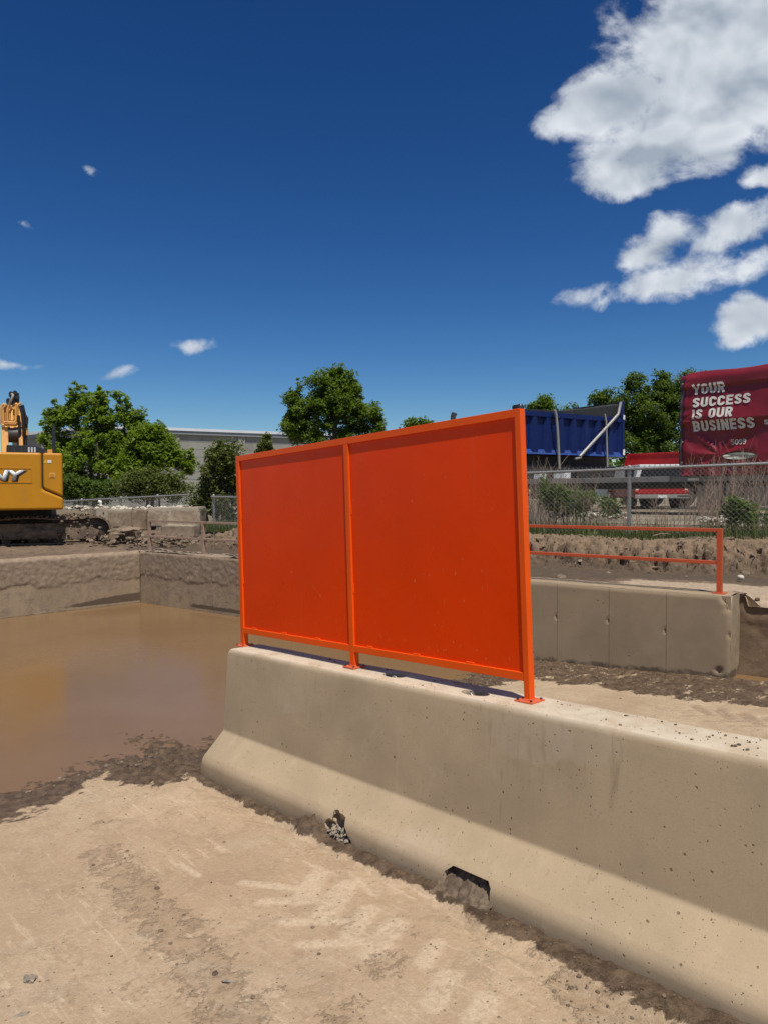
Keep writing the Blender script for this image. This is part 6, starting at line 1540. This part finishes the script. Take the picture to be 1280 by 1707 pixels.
tree('broadleaf_tree', 'tree top peeping over the tarp of the blue dump body', 'tree', [(905, 680, 20, 16), (908, 666, 8, 9), (950, 684, 16, 9), (925, 708, 45, 24), (882, 684, 14, 8)], 52, 920, 1.2, 150, 60, 0.19, MT['leaf_mid'], 108, 0.9, 0.45, 0.2, 0.38)
tree('broadleaf_tree', 'small tree tip just showing above the orange top rail', 'tree', [(698, 712, 26, 15), (697, 703, 6, 7)], 52, 698, 1.2, 70, 50, 0.19, MT['leaf_mid'], 109, 0.9, 0.4, 0.15, 0.35)
tree('conifer', 'small pale conical shrub against the end of the warehouse wall', 'shrub', [(444, 740, 9, 14), (444, 755, 15, 22), (446, 728, 4, 6)], 52, 444, 0.7, 110, 34, 0.20, MT['leaf_olive'], 110, 1.0, 0.3, 0.1, 0.3)
tree('weed_shrub', 'leafy weed shrub growing through the fence behind the faded orange railing', 'shrub', [(950, 835, 45, 26), (915, 812, 18, 24), (988, 848, 28, 14), (935, 800, 10, 12), (1010, 846, 22, 14)], 12.9, 945, 1.25, 170, 24, 0.06, MT['leaf_dark'], 111, 0.7, 0.14, 0.014, 0.5)
tree('weed_shrub', 'green weed bush at the fence foot near the right edge', 'shrub', [(1240, 852, 36, 20), (1268, 862, 22, 14), (1225, 840, 12, 12)], 10.9, 1245, 1.28, 90, 24, 0.05, MT['leaf_dark'], 112, 0.7, 0.12, 0.014, 0.48)

def blades(name, pts, h, w, m, seed, lean=0.35):
    rs = np.random.default_rng(seed); n = len(pts); a = rs.random(n) * 6.283; hh = h * (0.45 + 0.8 * rs.random(n))
    d = np.stack([np.cos(a), np.sin(a), 0 * a], -1); s = np.stack([-np.sin(a), np.cos(a), 0 * a], -1) * w
    l = (lean * rs.random(n) * hh)[:, None]; up = np.zeros((n, 3)); up[:, 2] = hh
    mid = pts + d * l * 0.35 + up * 0.55
    V = np.stack([pts - s, pts + s, mid + s * 0.7, mid - s * 0.7, pts + d * l + up * 0.97 + s * .1, pts + d * l + up * 0.97 - s * .1], 1).reshape(-1, 3)
    k = np.arange(n)[:, None] * 6; F = np.concatenate([k + np.array([[0, 1, 2, 3]]), k + np.array([[3, 2, 4, 5]])])
    o = np_mesh(name, V, F, m, attrs=dict(tint=np.repeat(rs.random(n), 6)))
    return tag(o, kind='stuff')
def strip(n, a0, a1, b0, b1, z, seed, patch=0.45):
    rs = np.random.default_rng(seed); a = rs.uniform(a0, a1, n); b = rs.uniform(b0, b1, n)
    k = noise2(a * 1.6, b * 1.6, seed) + 0.25 * noise2(a * 6, b * 6, seed + 1) > patch; a, b = a[k], b[k]
    P = np.stack([CP.x + WX.x * a + WY.x * b, CP.y + WX.y * a + WY.y * b, np.full(len(a), z)], -1); return P
blades('grass', strip(30000, 1.0, 14, 2.75, 5.4, 1.2, 200, 0.58), 0.10, 0.006, MT['grass'], 201)
blades('tall_grass', strip(5000, 2.5, 14, 3.2, 4.6, 1.2, 202, 0.68), 0.26, 0.006, MT['grass'], 203, 0.6)
blades('rough_grass', strip(6000, -4.5, 2.0, 3.3, 6.0, 1.0, 204, 0.45), 0.22, 0.007, MT['grass'], 205, 0.5)
def dry_stems(name, n, pxr, Yr, hr, seed, z0=1.22):
    rs = np.random.default_rng(seed); mb = MB()
    for i in range(n):
        px = rs.uniform(*pxr); Y = rs.uniform(*Yr); b = at(px, 870, Y); x, y = b.x, b.y; h = rs.uniform(*hr); tx, ty = rs.normal(0, 0.14, 2) * h
        pts = [(x + tx * f * f, y + ty * f * f, z0 + h * f) for f in (0, 0.35, 0.7, 1.0)]; r = 0.0032 + 0.0016 * rs.random()
        mb.tube(pts, [r, r, r * 0.8, r * 0.5], 3, False)
        for k in range(rs.integers(2, 6)):
            f = rs.uniform(0.4, 0.95); p = Vector(pts[0]).lerp(Vector(pts[3]), f); l = h * rs.uniform(0.12, 0.32)
            q = p + Vector((rs.normal(0, 0.45) * l, rs.normal(0, 0.45) * l, l)); mb.tube([p, q], [r * 0.7, r * 0.4], 3, False)
    return tag(mb.build(name, MT['twig']), kind='stuff')
dry_stems('dry_weeds', 140, (1165, 1330), (11.0, 13.0), (0.45, 1.25), 301)
dry_stems('dry_weeds', 60, (1140, 1200), (12.0, 13.5), (0.3, 0.8), 302)
dry_stems('dry_weeds', 150, (872, 985), (12.6, 14.0), (0.4, 1.0), 303)
dry_stems('dry_weeds', 60, (985, 1145), (12.4, 13.6), (0.25, 0.6), 305)
dry_stems('dry_weeds', 26, (892, 925), (14.0, 14.6), (0.9, 1.35), 304)
P = np.concatenate([np.array([tuple(at(rng.uniform(915, 1045), 858 + rng.normal(0, 2.5), 13.2 + rng.uniform(0, .5))) for i in range(150)]),
                    np.array([tuple(at(rng.uniform(1165, 1290), 866 + rng.normal(0, 2), 11.9 + rng.uniform(0, .4))) for i in range(130)])])
P[:, 2] = np.maximum(P[:, 2], 1.24)
scatter('pale_rubble', P, 0.02 + 0.05 * rng.random(len(P)) ** 2, MT['stone'])
rt = np.random.default_rng(77)
mb = MB()
for i in range(46):                                        # roots and sticks poking from the bank
    a = rt.uniform(5.5, 13); b = 1.35 + 0.12 * a + rt.uniform(0.1, 0.8); p = WALLF @ Vector((a, b, 1.0 + 0.35 * (b - 1.35 - 0.12 * a)))
    d = Vector((rt.normal(0, 1), -abs(rt.normal(0, .5)), rt.normal(0.1, .35))).normalized() * rt.uniform(0.08, 0.3)
    mb.tube([p, p + d * 0.5 + Vector((0, 0, 0.02)), p + d], [0.008, 0.006, 0.003], 4, False)
tag(mb.build('roots', MT['twig']), kind='stuff')
# far treeline closing the horizon behind the vehicles
tree('broadleaf_tree', 'distant tree low behind the white pickup', 'tree', [(1010, 790, 60, 22), (1090, 790, 60, 20)], 90, 1050, 1.2, 120, 36, 0.5, MT['leaf_dark'], 120, 0.8, 0.9, 0.3, 0.2)
